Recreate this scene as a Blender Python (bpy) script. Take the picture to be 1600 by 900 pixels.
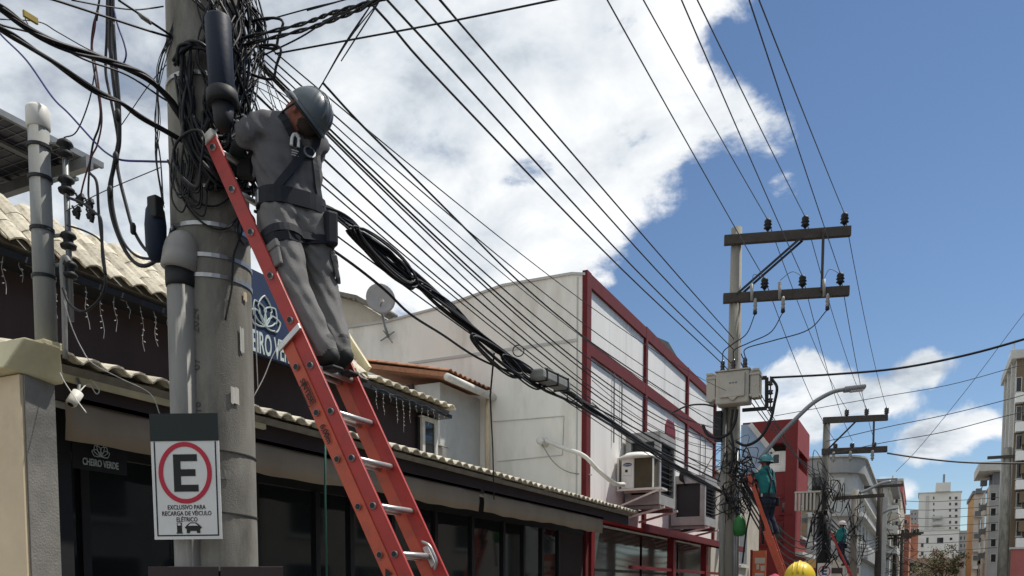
import bpy, math, random
import numpy as np
from mathutils import Vector, Matrix, noise as mnoise
for o in list(bpy.data.objects): bpy.data.objects.remove(o)
scn = bpy.context.scene
COL = scn.collection
R = math.radians
# ------------------------------------------------------------------ camera
F, PX, VPX, HZ, PITCH, EYE = 1300., 800., 1433., 920., R(4), 1.6
YAW = math.atan((VPX-PX)*math.cos(PITCH)/F)
PY = HZ+F*math.tan(PITCH)
cam = bpy.data.objects.new('camera', bpy.data.cameras.new('camera')); COL.objects.link(cam)
cam.location = (0, 0, EYE); cam.rotation_euler = (R(90)-PITCH, 0, YAW)
cam.data.sensor_width = 36; cam.data.lens = 36*F/1600.
cam.data.shift_y = (PY-450)/1600.
cam.data.clip_end = 3000; cam.data.clip_start = .05
scn.camera = cam
scn.render.resolution_x = 1024; scn.render.resolution_y = 576
FH = Vector((-math.sin(YAW), math.cos(YAW), 0)); RT = Vector((math.cos(YAW), math.sin(YAW), 0))
FW = FH*math.cos(PITCH)-Vector((0, 0, 1))*math.sin(PITCH); UP = RT.cross(FW); EY = Vector((0, 0, EYE))
def ray(x, y): return FW+RT*((x-PX)/F)-UP*((y-PY)/F)
def onX(x, y, X): d = ray(x, y); return EY+d*(X/d.x)
def onY(x, y, Y): d = ray(x, y); return EY+d*(Y/d.y)
def onZ(x, y, Z): d = ray(x, y); return EY+d*((Z-EYE)/d.z)
# ------------------------------------------------------------------ sky and sun
SUN_EL, SUN_AZ = R(60), R(42)          # azimuth measured from the street axis (+Y) towards +X
sund = Vector((math.sin(SUN_AZ)*math.cos(SUN_EL), math.cos(SUN_AZ)*math.cos(SUN_EL), math.sin(SUN_EL)))
world = bpy.data.worlds.new('World'); scn.world = world; world.use_nodes = True
nt = world.node_tree; nt.nodes.clear()
def N(t, **k):
    n = nt.nodes.new(t)
    for a, b in k.items(): setattr(n, a, b)
    return n
def L(a, b): nt.links.new(a, b)
def math_(op, a, b=None, clamp=False):
    n = N('ShaderNodeMath', operation=op, use_clamp=clamp)
    for i, v in enumerate((a, b)):
        if v is None: continue
        if isinstance(v, (int, float)): n.inputs[i].default_value = v
        else: L(v, n.inputs[i])
    return n.outputs[0]
def smooth(v, a, b):
    n = N('ShaderNodeMapRange', interpolation_type='SMOOTHSTEP')
    L(v, n.inputs[0]); n.inputs[1].default_value = a; n.inputs[2].default_value = b
    return n.outputs[0]
def vdot(v, d):
    n = N('ShaderNodeVectorMath', operation='DOT_PRODUCT'); L(v, n.inputs[0]); n.inputs[1].default_value = d
    return n.outputs['Value']
sky = N('ShaderNodeTexSky', sky_type='NISHITA'); sky.sun_disc = False
sky.sun_elevation = SUN_EL; sky.sun_rotation = SUN_AZ
sky.air_density = 1.0; sky.dust_density = 0.0; sky.ozone_density = 4.5; sky.altitude = 0
tc = N('ShaderNodeTexCoord'); dirv = tc.outputs['Generated']
sep = N('ShaderNodeSeparateXYZ'); L(dirv, sep.inputs[0])
zz = math_('ADD', math_('MAXIMUM', sep.outputs[2], 0.0), .32)
pl = N('ShaderNodeCombineXYZ'); L(math_('DIVIDE', sep.outputs[0], zz), pl.inputs[0]); L(math_('DIVIDE', sep.outputs[1], zz), pl.inputs[1])
L(math_('MULTIPLY', sep.outputs[2], .6), pl.inputs[2])
def nz(scale, detail, rough, dist=0., off=(0, 0, 0), src=None):
    m = N('ShaderNodeMapping'); m.inputs['Location'].default_value = off; L(src or pl.outputs[0], m.inputs[0])
    n = N('ShaderNodeTexNoise'); n.inputs['Scale'].default_value = scale; n.inputs['Detail'].default_value = detail
    n.inputs['Roughness'].default_value = rough; n.inputs['Distortion'].default_value = dist; L(m.outputs[0], n.inputs[0])
    return n.outputs[0]
big = nz(3.1, 9, .57, .25); fine = nz(8.0, 7, .6, .3, (3, 1, 0)); tone = nz(2.4, 6, .58, .4, (7, 2, 1)); puff = fine
e1, e2 = ray(1190, 20).normalized(), ray(915, 425).normalized()
nb = e2.cross(e1).normalized()
if nb.dot(ray(600, 100)) < 0: nb = -nb
wob = math_('ADD', math_('MULTIPLY', math_('SUBTRACT', big, .5), .72), math_('MULTIPLY', math_('SUBTRACT', fine, .5), .34))
bank = math_('ADD', vdot(dirv, nb), wob)
for (bx, by, rad, amp) in ((1150, 140, .13, .12), (1010, 260, .14, .10), (860, 400, .12, .06), (1120, 290, .07, -.12), (1130, 70, .045, -.14), (1270, 20, .10, -.14)):
    v = N('ShaderNodeVectorMath', operation='DISTANCE'); L(dirv, v.inputs[0]); v.inputs[1].default_value = ray(bx, by).normalized()
    bank = math_('ADD', bank, math_('MULTIPLY', smooth(v.outputs['Value'], rad, 0.), amp))
bank = smooth(bank, -.01, .085)
dens = bank
bn = nz(13., 8, .58, .2, (4, 0, 0), dirv)
for (bx, by, rad, amp) in ((1475, 685, .062, .9), (1445, 700, .04, .9), (1520, 672, .04, .9), (1265, 640, .075, 1.0), (1180, 640, .085, 1.0), (1380, 630, .05, .8), (1440, 585, .035, 1.1), (1240, 590, .05, 1.2), (1395, 765, .035, .8)):
    c = ray(bx, by).normalized()
    # flattened distance: clouds lie wider than tall
    v = N('ShaderNodeVectorMath', operation='SUBTRACT'); L(dirv, v.inputs[0]); v.inputs[1].default_value = c
    v2 = N('ShaderNodeVectorMath', operation='MULTIPLY'); L(v.outputs[0], v2.inputs[0]); v2.inputs[1].default_value = (1, 1, 1.75)
    ln = N('ShaderNodeVectorMath', operation='LENGTH'); L(v2.outputs[0], ln.inputs[0])
    fld = math_('SUBTRACT', 1.0, math_('DIVIDE', ln.outputs['Value'], rad))
    fld = math_('ADD', fld, math_('MULTIPLY', math_('SUBTRACT', bn, .5), 2.6*amp))
    dens = math_('MAXIMUM', dens, smooth(fld, .05, .5))
hole = smooth(math_('ADD', big, math_('MULTIPLY', fine, .3)), .40, .60)
dens = math_('MULTIPLY', dens, math_('ADD', math_('MULTIPLY', hole, .62), .38))
shade = math_('ADD', math_('MULTIPLY', tone, .65), math_('MULTIPLY', puff, .35))
cr = N('ShaderNodeValToRGB'); L(shade, cr.inputs[0])
cr.color_ramp.elements[0].position = .37; cr.color_ramp.elements[0].color = (.33, .38, .46, 1)
cr.color_ramp.elements[1].position = .62; cr.color_ramp.elements[1].color = (.98, .99, 1, 1)
el = cr.color_ramp.elements.new(.49); el.color = (.70, .75, .80, 1)
bg1 = N('ShaderNodeBackground'); L(sky.outputs[0], bg1.inputs[0]); bg1.inputs[1].default_value = .092
bg2 = N('ShaderNodeBackground'); L(cr.outputs[0], bg2.inputs[0]); bg2.inputs[1].default_value = 1.0
mx = N('ShaderNodeMixShader'); L(dens, mx.inputs[0]); L(bg1.outputs[0], mx.inputs[1]); L(bg2.outputs[0], mx.inputs[2])
wo = N('ShaderNodeOutputWorld'); L(mx.outputs[0], wo.inputs[0])
world.cycles.sampling_method = 'MANUAL'; world.cycles.sample_map_resolution = 512
sl = bpy.data.lights.new('sun', 'SUN'); sl.energy = 4.2; sl.angle = R(1.0); sl.color = (1, .95, .87)
sun = bpy.data.objects.new('sun', sl); COL.objects.link(sun); sun.location = (20, 20, 40)
sun.rotation_mode = 'QUATERNION'; sun.rotation_quaternion = sund.to_track_quat('Z', 'Y')
vs = scn.view_settings; vs.view_transform = 'Standard'; vs.look = 'None'; vs.exposure = 0.1; vs.gamma = 1; vs.use_curve_mapping = False
# ------------------------------------------------------------------ helpers
rnd = random.Random(7)
V = Vector
class MB:
    def __init__(s): s.v = []; s.f = []
    def add(s, vs_, fs):
        b = len(s.v); s.v += [tuple(p) for p in vs_]; s.f += [tuple(i+b for i in f) for f in fs]; return s
    def box(s, x0, x1, y0, y1, z0, z1):
        x0, x1 = sorted((x0, x1)); y0, y1 = sorted((y0, y1)); z0, z1 = sorted((z0, z1))
        return s.add([(x, y, z) for z in (z0, z1) for y in (y0, y1) for x in (x0, x1)],
                     [(0, 2, 3, 1), (4, 5, 7, 6), (0, 1, 5, 4), (2, 6, 7, 3), (0, 4, 6, 2), (1, 3, 7, 5)])
    def hexa(s, c, a, b, d):
        c, a, b, d = V(c), V(a), V(b), V(d)
        if a.cross(b).dot(d) < 0: a = -a
        return s.add([c+a*i+b*j+d*k for k in (-1, 1) for j in (-1, 1) for i in (-1, 1)],
                     [(0, 2, 3, 1), (4, 5, 7, 6), (0, 1, 5, 4), (2, 6, 7, 3), (0, 4, 6, 2), (1, 3, 7, 5)])
    def beam(s, p, q, w, h, up=(0, 0, 1)):
        p, q = V(p), V(q); d = q-p; t = d.normalized(); sd = t.cross(V(up))
        if sd.length < 1e-4: sd = V((1, 0, 0))
        sd.normalize(); u_ = sd.cross(t)
        return s.hexa((p+q)/2, d/2, sd*(w/2), u_*(h/2))
    def tube(s, pts, r, n=6, caps=True):
        pts = [V(p) for p in pts]; m = len(pts); b = len(s.v); rr = r if isinstance(r, (list, tuple)) else [r]*m
        t0 = (pts[1]-pts[0]).normalized(); a = t0.orthogonal().normalized()
        for i, p in enumerate(pts):
            t = (pts[min(i+1, m-1)]-pts[max(i-1, 0)])
            t = t.normalized() if t.length > 1e-9 else t0
            a = a-t*a.dot(t)
            a = a.normalized() if a.length > 1e-6 else t.orthogonal().normalized()
            c = t.cross(a)
            for k in range(n):
                w = 2*math.pi*k/n; s.v.append(tuple(p+(a*math.cos(w)+c*math.sin(w))*rr[i]))
        for i in range(m-1):
            for k in range(n):
                k2 = (k+1) % n; s.f.append((b+i*n+k, b+i*n+k2, b+(i+1)*n+k2, b+(i+1)*n+k))
        if caps: s.f.append(tuple(b+k for k in range(n))[::-1]); s.f.append(tuple(b+(m-1)*n+k for k in range(n)))
        return s
    def cyl(s, p, q, r0, r1=None, n=12): return s.tube([p, q], [r0, r0 if r1 is None else r1], n)
    def lathe(s, p, axis, prof, n=14):
        p = V(p); ax = V(axis).normalized()
        return s.tube_prof(p, ax, prof, n)
    def tube_prof(s, p, ax, prof, n):
        a = ax.orthogonal().normalized(); c = ax.cross(a); b = len(s.v); m = len(prof)
        for (r, z) in prof:
            for k in range(n):
                w = 2*math.pi*k/n; s.v.append(tuple(p+ax*z+(a*math.cos(w)+c*math.sin(w))*max(r, 1e-4)))
        for i in range(m-1):
            for k in range(n):
                k2 = (k+1) % n; s.f.append((b+i*n+k, b+i*n+k2, b+(i+1)*n+k2, b+(i+1)*n+k))
        s.f.append(tuple(b+k for k in range(n))[::-1]); s.f.append(tuple(b+(m-1)*n+k for k in range(n)))
        return s
    def prism(s, poly, ext):
        poly = [V(p) for p in poly]; e = V(ext); n = len(poly)
        nr = V((0, 0, 0))
        for i in range(n): nr += (poly[i]-poly[0]).cross(poly[(i+1) % n]-poly[0])
        if nr.dot(e) > 0: poly = poly[::-1]
        return s.add(poly+[p+e for p in poly], [tuple(range(n)), tuple(range(2*n-1, n-1, -1))]+[(i, i+n, (i+1) % n+n, (i+1) % n) for i in range(n)])
    def ring(s, c, ax, r, w, t, n=40, ax2=None):     # flat annulus with thickness t along ax
        c = V(c); ax = V(ax).normalized(); a = (V(ax2) if ax2 else ax.orthogonal()).normalized(); d = ax.cross(a); b = len(s.v)
        for k in range(n):
            q = a*math.cos(2*math.pi*k/n)+d*math.sin(2*math.pi*k/n)
            for (rr, h) in ((r-w, 0), (r, 0), (r, t), (r-w, t)): s.v.append(tuple(c+q*rr+ax*h))
        for k in range(n):
            k2 = (k+1) % n
            for j in range(4): s.f.append((b+k*4+j, b+k2*4+j, b+k2*4+(j+1) % 4, b+k*4+(j+1) % 4))
        return s
    def build(s, name, m, parent=None, sm=False, bev=0):
        me = bpy.data.meshes.new(name); me.from_pydata(s.v, [], s.f); me.update()
        o = mk(name, me, m, parent)
        if sm: me.polygons.foreach_set('use_smooth', [True]*len(me.polygons))
        if bev:
            b = o.modifiers.new('bevel', 'BEVEL'); b.width = bev; b.segments = 2; b.limit_method = 'ANGLE'
        return o
def mk(name, me, m, parent=None):
    if m is not None and not me.materials: me.materials.append(M[m] if isinstance(m, str) else m)
    o = bpy.data.objects.new(name, me); COL.objects.link(o)
    if parent: setpar(o, parent)
    return o
def wloc(o):
    l = V(o.location); p = o.parent
    if p: return V((0, 0, 0)) if o.type != 'EMPTY' else l
    return l
def setpar(o, parent):
    o.parent = parent
    if parent.parent is None: o.matrix_parent_inverse = Matrix.Translation(-V(parent.location))
def thing(name, label, cat, loc=(0, 0, 0), group=None):
    o = bpy.data.objects.new(name, None); COL.objects.link(o); o.location = loc; o.empty_display_size = .2
    return tag(o, label, cat, group)
def tag(o, label, cat, group=None):
    o['label'] = label; o['category'] = cat
    if group: o['group'] = group
    return o
def struct(o): o['kind'] = 'structure'; return o
def stuff(o): o['kind'] = 'stuff'; return o
def spl(pts, sub=8):
    pts = [V(p) for p in pts]
    if len(pts) < 3: return pts
    out = []; P = [pts[0]*2-pts[1]]+pts+[pts[-1]*2-pts[-2]]
    for i in range(1, len(P)-2):
        a, b, c, d = P[i-1:i+3]
        for k in range(sub):
            t = k/sub
            out.append(.5*((2*b)+(c-a)*t+(2*a-5*b+4*c-d)*t*t+(3*b-a-3*c+d)*t**3))
    return out+[pts[-1]]
def sag(p, q, s, n=20, t0=0., t1=1.):
    p, q = V(p), V(q); out = []
    for i in range(n+1):
        t = t0+(t1-t0)*i/n; w = p.lerp(q, t); w.z -= 4*s*t*(1-t); out.append(w)
    return out
def wire(label, pts, r, group=None, name='overhead_wire', cat='wire', m='cable', n=6):
    return tag(MB().tube(pts, r, n).build(name, m, None, True), label, cat, group)
def text(name, body, m, parent, o, xd, yd, size, sx=1., ext=.002, align='CENTER', bold=0.):
    cu = bpy.data.curves.new('t', 'FONT'); cu.body = body; cu.size = 1; cu.extrude = ext/size; cu.align_x = align; cu.align_y = 'CENTER'
    cu.offset = bold; cu.resolution_u = 3
    ob = bpy.data.objects.new('t', cu); me = bpy.data.meshes.new_from_object(ob)
    xd, yd = V(xd).normalized(), V(yd).normalized(); zd = xd.cross(yd)
    mt = Matrix.Translation(V(o)) @ Matrix((xd, yd, zd)).transposed().to_4x4() @ Matrix.Diagonal((size*sx, size, size, 1))
    me.transform(mt); bpy.data.objects.remove(ob); bpy.data.curves.remove(cu); me.materials.clear()
    me.name = name
    return mk(name, me, m, parent)
# ------------------------------------------------------------------ materials
M = {}
def mat(n, col, rough=.65, var=.18, scale=3., bump=0., metal=0., stretch=(1, 1, 1), spec=.4, rand=0., stain=None, stamt=.5, stsc=1.2, bscale=None, alpha=1., trans=0.):
    m = bpy.data.materials.new(n); m.use_nodes = True; t = m.node_tree; b = t.nodes['Principled BSDF']
    b.inputs['Roughness'].default_value = rough; b.inputs['Metallic'].default_value = metal; b.inputs['Specular IOR Level'].default_value = spec
    b.inputs['Transmission Weight'].default_value = trans; b.inputs['Alpha'].default_value = alpha
    tcn = t.nodes.new('ShaderNodeTexCoord'); mp = t.nodes.new('ShaderNodeMapping'); mp.inputs['Scale'].default_value = stretch
    t.links.new(tcn.outputs['Object'], mp.inputs[0])
    nn = t.nodes.new('ShaderNodeTexNoise'); nn.inputs['Scale'].default_value = scale; nn.inputs['Detail'].default_value = 7; nn.inputs['Roughness'].default_value = .62
    t.links.new(mp.outputs[0], nn.inputs[0])
    mr = t.nodes.new('ShaderNodeMapRange'); mr.inputs[1].default_value = .3; mr.inputs[2].default_value = .7; mr.inputs[3].default_value = 1-var; mr.inputs[4].default_value = 1+var
    t.links.new(nn.outputs[0], mr.inputs[0]); fac = mr.outputs[0]
    if rand:
        oi = t.nodes.new('ShaderNodeObjectInfo'); r2 = t.nodes.new('ShaderNodeMapRange'); r2.inputs[3].default_value = 1-rand; r2.inputs[4].default_value = 1+rand
        t.links.new(oi.outputs['Random'], r2.inputs[0]); mm = t.nodes.new('ShaderNodeMath'); mm.operation = 'MULTIPLY'
        t.links.new(fac, mm.inputs[0]); t.links.new(r2.outputs[0], mm.inputs[1]); fac = mm.outputs[0]
    vm = t.nodes.new('ShaderNodeVectorMath'); vm.operation = 'SCALE'; vm.inputs[0].default_value = col[:3]; t.links.new(fac, vm.inputs['Scale'])
    out = vm.outputs[0]
    if stain:
        n2 = t.nodes.new('ShaderNodeTexNoise'); n2.inputs['Scale'].default_value = stsc; n2.inputs['Detail'].default_value = 8; n2.inputs['Roughness'].default_value = .68
        t.links.new(mp.outputs[0], n2.inputs[0]); cr_ = t.nodes.new('ShaderNodeMapRange'); cr_.inputs[1].default_value = .5; cr_.inputs[2].default_value = .74; cr_.inputs[4].default_value = stamt
        t.links.new(n2.outputs[0], cr_.inputs[0]); mxn = t.nodes.new('ShaderNodeMix'); mxn.data_type = 'RGBA'
        t.links.new(cr_.outputs[0], mxn.inputs['Factor']); t.links.new(out, mxn.inputs['A']); mxn.inputs['B'].default_value = (*stain, 1); out = mxn.outputs['Result']
    t.links.new(out, b.inputs['Base Color'])
    if bump:
        n3 = t.nodes.new('ShaderNodeTexNoise'); n3.inputs['Scale'].default_value = bscale or scale*8; n3.inputs['Detail'].default_value = 6
        t.links.new(tcn.outputs['Object'], n3.inputs[0]); bp = t.nodes.new('ShaderNodeBump'); bp.inputs['Strength'].default_value = bump; bp.inputs['Distance'].default_value = .01
        t.links.new(n3.outputs[0], bp.inputs['Height']); t.links.new(bp.outputs[0], b.inputs['Normal'])
    M[n] = m; return m
mat('concrete', (.25, .24, .21), .9, .38, 3.2, .3, stretch=(1, 1, .3), stain=(.085, .078, .062), stamt=.85, stsc=4.5, bscale=140)
mat('pvcgrey', (.25, .245, .225), .7, .2, 4, .1, stretch=(1, 1, .2), stain=(.11, .10, .09), stamt=.7, stsc=3)
mat('concrete2', (.25, .235, .20), .88, .18, 2.5, .3, stretch=(1, 1, .3), stain=(.13, .12, .1), stamt=.5)
mat('arm', (.062, .052, .043), .85, .25, 4, .3)
mat('conduit', (.28, .28, .26), .6, .15, 4, .1, stretch=(1, 1, .3), stain=(.1, .1, .09), stamt=.4)
mat('cable', (.012, .012, .014), .55, .2, 9, 0, spec=.35)
mat('cable_blue', (.02, .025, .16), .5, .15)
mat('cable_red', (.10, .018, .022), .55, .15)
mat('wire_metal', (.07, .07, .072), .5, .1, metal=.3)
mat('grey_cable', (.30, .30, .29), .6, .1)
mat('green_cord', (.03, .11, .08), .7, .1)
mat('closure_blue', (.006, .013, .03), .55, .2, 5, .1, spec=.28)
mat('post_grey', (.30, .305, .29), .8, .18, 5, .1, stretch=(1, 1, .25), stain=(.15, .15, .13), stamt=.6, stsc=3)
mat('black', (.012, .012, .013), .6, .2, 6)
mat('blackmetal', (.02, .02, .022), .5, .2, 6, metal=.2)
mat('steel', (.42, .42, .41), .38, .15, 7, .05, metal=.85)
mat('galv', (.22, .23, .23), .5, .18, 6, .05, metal=.45, stretch=(1, 1, .3))
mat('pvcwhite', (.66, .64, .58), .5, .1, 5, 0, stain=(.35, .32, .26), stamt=.4)
mat('ladder_base', (.50, .085, .04), .42, .10, 3, .05, stain=(.20, .06, .04), stamt=.75, stsc=9)
mat('ladder_fly', (.40, .034, .026), .42, .10, 3, .05, stain=(.16, .03, .025), stamt=.7, stsc=9)
mat('aluminium', (.55, .54, .52), .42, .12, 9, .1, metal=.8)
mat('stamp', (.10, .10, .09), .8, .2)
mat('ink', (.012, .012, .012), .6, .05)
mat('tile', (.58, .53, .42), .85, .25, 7, .4, rand=.25, stain=(.15, .125, .085), stamt=.85, stsc=6)
mat('tile_grey', (.22, .20, .17), .9, .25, 7, .4, rand=.2)
mat('tile_red', (.33, .15, .08), .85, .25, 7, .4, rand=.25, stain=(.1, .08, .06), stamt=.7, stsc=5)
mat('brownwall', (.040, .026, .026), .75, .18, 2.2, .15, stretch=(1, 1, .5))
mat('cream', (.66, .54, .37), .8, .12, 2, .15, stain=(.3, .25, .17), stamt=.5)
mat('cream_trim', (.62, .56, .36), .7, .15, 3, .1, stain=(.25, .2, .12), stamt=.55)
mat('grey_render', (.23, .22, .20), .9, .15, 9, .4)
mat('whitewall', (.83, .80, .72), .85, .06, 1.2, .12, stretch=(1, 1, .25), stain=(.42, .38, .30), stamt=.55, stsc=1.3, bscale=30)
mat('whitepanel', (.80, .785, .75), .75, .05, 1.5, .08, stretch=(1.5, 1.5, .12), stain=(.36, .36, .36), stamt=.6, stsc=1.1, bscale=30)
mat('redtrim', (.12, .009, .012), .8, .15, 3)
mat('redpaint', (.19, .012, .016), .5, .15, 3)
mat('redroof', (.26, .014, .015), .45, .15, 3)
mat('awning', (.30, .245, .18), .85, .12, 2.5, .2, stretch=(1, 1, .4))
mat('darkglass', (.014, .018, .02), .05, .1, 1, 0, spec=.5)
mat('interior', (.03, .026, .024), .9, .4, 1.5)
mat('greenglass', (.10, .12, .11), .08, .1, 1, 0, spec=.6)
mat('signblue', (.018, .034, .085), .55, .12, 3)
mat('signpale', (.52, .60, .58), .6, .08)
mat('signwhite', (.72, .72, .70), .5, .06, 4, stain=(.5, .5, .47), stamt=.3)
mat('signred', (.48, .018, .045), .5, .06)
mat('signdark', (.012, .020, .020), .6, .1)
mat('dish', (.40, .38, .35), .7, .1, 4, .1)
mat('solar', (.012, .014, .03), .3, .1)
mat('cagewall', (.34, .34, .33), .7, .15, 3, .1, stain=(.16, .15, .14), stamt=.5)
mat('coil', (.075, .062, .036), .8, .2, 6)
mat('concrete3', (.11, .105, .095), .9, .25, 2)
mat('louvre', (.022, .022, .026), .6, .1)
mat('acwhite', (.78, .78, .74), .45, .05, 4, stain=(.5, .48, .4), stamt=.3)
mat('acblue', (.02, .03, .16), .4, .05)
mat('tankgrey', (.44, .41, .35), .5, .08, 4, .05, stain=(.28, .25, .2), stamt=.3)
mat('porcelain', (.035, .022, .02), .25, .1, spec=.6)
mat('polymer_grey', (.27, .26, .24), .5, .1)
mat('redblock_shaded', (.14, .010, .011), .7, .12, 1.5, .1)  # red of the block with the front's shade put into the colour
mat('redblock_lit', (.26, .028, .022), .7, .15, 1.5, .1, stain=(.15, .03, .025), stamt=.5)  # same red, lightened for the sunlit street side
mat('greybuild', (.31, .31, .30), .85, .12, .8, .1, stain=(.16, .16, .155), stamt=.5)
mat('lightgrey', (.50, .50, .47), .85, .1, .8, .1, stain=(.27, .26, .24), stamt=.5)
mat('beigebuild', (.50, .45, .37), .85, .12, .7, .1, stain=(.26, .23, .19), stamt=.5)
mat('towerwhite', (.66, .65, .61), .85, .06, .15, 0, stain=(.45, .44, .42), stamt=.4, stsc=.2)
mat('pinkred', (.40, .13, .12), .8, .15, .5)
mat('orangebuild', (.42, .19, .12), .8, .15, .5)
mat('ochre', (.45, .27, .09), .8, .12, .6)
mat('brownbuild', (.17, .125, .08), .85, .2, .6, stain=(.09, .07, .05), stamt=.5)
mat('blueglass', (.22, .30, .40), .12, .15, .7, spec=.6)
mat('shutter', (.16, .17, .18), .7, .1)
mat('foliage', (.12, .115, .05), .7, .35, 1.2, rand=.1)
mat('foliage_red', (.17, .09, .055), .7, .3, 1.2)
mat('roofdark', (.05, .06, .055), .8, .3, 2)
mat('bark', (.11, .08, .055), .9, .2, 6, .4)
mat('asphalt', (.05, .05, .052), .9, .25, 4, .4)
mat('paving', (.25, .24, .22), .9, .2, 3, .3)
mat('kerb', (.33, .32, .30), .9, .15, 3, .3)
mat('marking', (.7, .7, .66), .7, .15, 8)
mat('earth', (.16, .14, .11), .95, .2, .2)
mat('shirt', (.115, .112, .118), .9, .12, 8, .35, bscale=220)
mat('trousers', (.165, .16, .155), .9, .12, 8, .35, bscale=220)
mat('boot', (.025, .028, .027), .7, .2, 10)
mat('glove', (.018, .03, .03), .8, .15, 10)
mat('skin', (.24, .085, .055), .55, .1, 12, .1)
mat('hair', (.03, .022, .018), .8, .2, 20)
mat('helmet', (.085, .105, .118), .38, .08, 4)
mat('strapblack', (.012, .014, .02), .75, .15, 20)
mat('helmet_teal', (.06, .22, .24), .4, .08, 4)
mat('helmet_white', (.6, .5, .48), .4, .08, 4)
mat('helmet_yellow', (.72, .52, .03), .35, .06, 4)
mat('teal', (.012, .15, .15), .85, .15, 9, .2)
mat('navy', (.014, .017, .032), .85, .2, 9, .2)
mat('hivis', (.10, .22, .05), .7, .1)
mat('reflector', (.62, .62, .60), .4, .05)
mat('greenbag', (.02, .14, .03), .6, .2, 6, .2)
mat('orangesign', (.55, .14, .06), .6, .12, 4)
mat('pinkcloth', (.40, .03, .10), .8, .1)
mat('bulb', (.5, .5, .5), .3, .05)
mat('yellowtag', (.35, .25, .03), .6, .2)
mat('lampgrey', (.26, .27, .28), .5, .1, metal=.3)
# ------------------------------------------------------------------ ground, road, pavements
struct(MB().box(-1200, 1200, -300, 1600, -.5, -.16).build('ground', 'earth'))
struct(MB().box(-3.0, 4.6, -30, 420, -.4, -.12).build('road', 'asphalt'))
for x0, x1 in ((-6.6, -3.15), (4.75, 7.4)):
    struct(MB().box(x0, x1, -30, 420, -.3, 0).build('pavement', 'paving'))
for x0, x1 in ((-3.15, -3.0), (4.6, 4.75)):
    struct(MB().box(x0, x1, -30, 420, -.3, .012).build('kerb', 'kerb'))
mk_ = MB()
for i in range(60): mk_.box(.75, .87, -20+i*6, -17+i*6, -.118, -.114)
struct(mk_.build('road_marking', 'marking'))
# ------------------------------------------------------------------ barrel tile roofs
def tile_mesh(nm, w=.2, ln=.3, h=.048, th=.014):
    prof = [(-.5, .012), (-.34, .62), (-.12, 1.), (.1, .92), (.28, .35), (.5, 0.)]
    m = MB(); n = len(prof)
    top = [(x*w, z*h+th) for x, z in prof]; bot = [(x*w, z*h) for x, z in prof]
    vs_ = [(x, y, z) for y in (0, ln) for x, z in top+bot]
    k = 2*n; fs = []
    for i in range(n-1):
        fs += [(i, i+1, k+i+1, k+i), (n+i+1, n+i, k+n+i, k+n+i+1), (i+1, i, n+i, n+i+1), (k+i, k+i+1, k+n+i+1, k+n+i)]
    m.add(vs_, fs)
    me = bpy.data.meshes.new(nm); me.from_pydata(m.v, [], m.f); me.update(); me.materials.append(M['tile']); return me
def tile_rows(parent, me, X0, Z0, ang, y0, y1, pitch, rows, step, flip=1, jit=.012):
    ca, sa = math.cos(ang), math.sin(ang)
    rot = Matrix(((0, -ca*flip, sa*flip), (1, 0, 0), (0, sa, ca))).to_4x4() if flip > 0 else Matrix(((0, ca, -sa), (-1, 0, 0), (0, sa, ca))).to_4x4()
    n = int((y1-y0)/pitch)
    for r_ in range(rows):
        for i in range(n):
            y = y0+(i+.5)*pitch
            o = bpy.data.objects.new('tile', me); COL.objects.link(o); o.parent = parent
            if parent.parent is None: o.matrix_parent_inverse = Matrix.Translation(-V(parent.location))
            s_ = step*r_+rnd.uniform(-jit, jit)
            p = V((X0-flip*ca*s_, y+rnd.uniform(-.006, .006), Z0+sa*s_+.004*r_+rnd.uniform(-.003, .004)))
            o.matrix_basis = Matrix.Translation(p) @ rot @ Matrix.Rotation(rnd.uniform(-.03, .03), 4, 'Z')
TM = tile_mesh('tile')
# ------------------------------------------------------------------ restaurant
YE = 16.3
rest = thing('restaurant', 'dark brown restaurant with two cream barrel-tile eaves and dark glass front', 'building', (-7.5, 9, 0))
MB().box(-6.45, -9.5, 3.7, 10.75, 3.35, 4.3).build('upper_wall', 'brownwall', rest)
MB().box(-6.62, -9.5, 10.75, 16.35, 0, 3.3).build('rear_wall', 'lightgrey', rest)
up = MB().prism([(-6.22, 3.72, 4.19), (-6.8, 3.72, 4.70), (-9.4, 3.72, 4.31), (-6.3, 3.72, 4.14)], (0, 5.0, 0)).build('upper_roof', 'tile_grey', rest)
tile_rows(up, TM, -6.14, 4.185, math.atan2(.51, .58), 3.66, 8.74, .215, 3, .235)
up2 = MB().prism([(-6.24, 8.75, 4.20), (-7.0, 8.75, 4.36), (-7.0, 8.75, 4.30), (-6.24, 8.75, 4.14)], (0, 2.0, 0)).build('upper_roof', 'tile_grey', rest)
tile_rows(up2, TM, -6.14, 4.20, .16, 8.76, 10.76, .2, 2, .25)
MB().box(-6.19, -6.45, 3.7, 10.74, 4.08, 4.13).build('soffit', 'black', rest)
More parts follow.
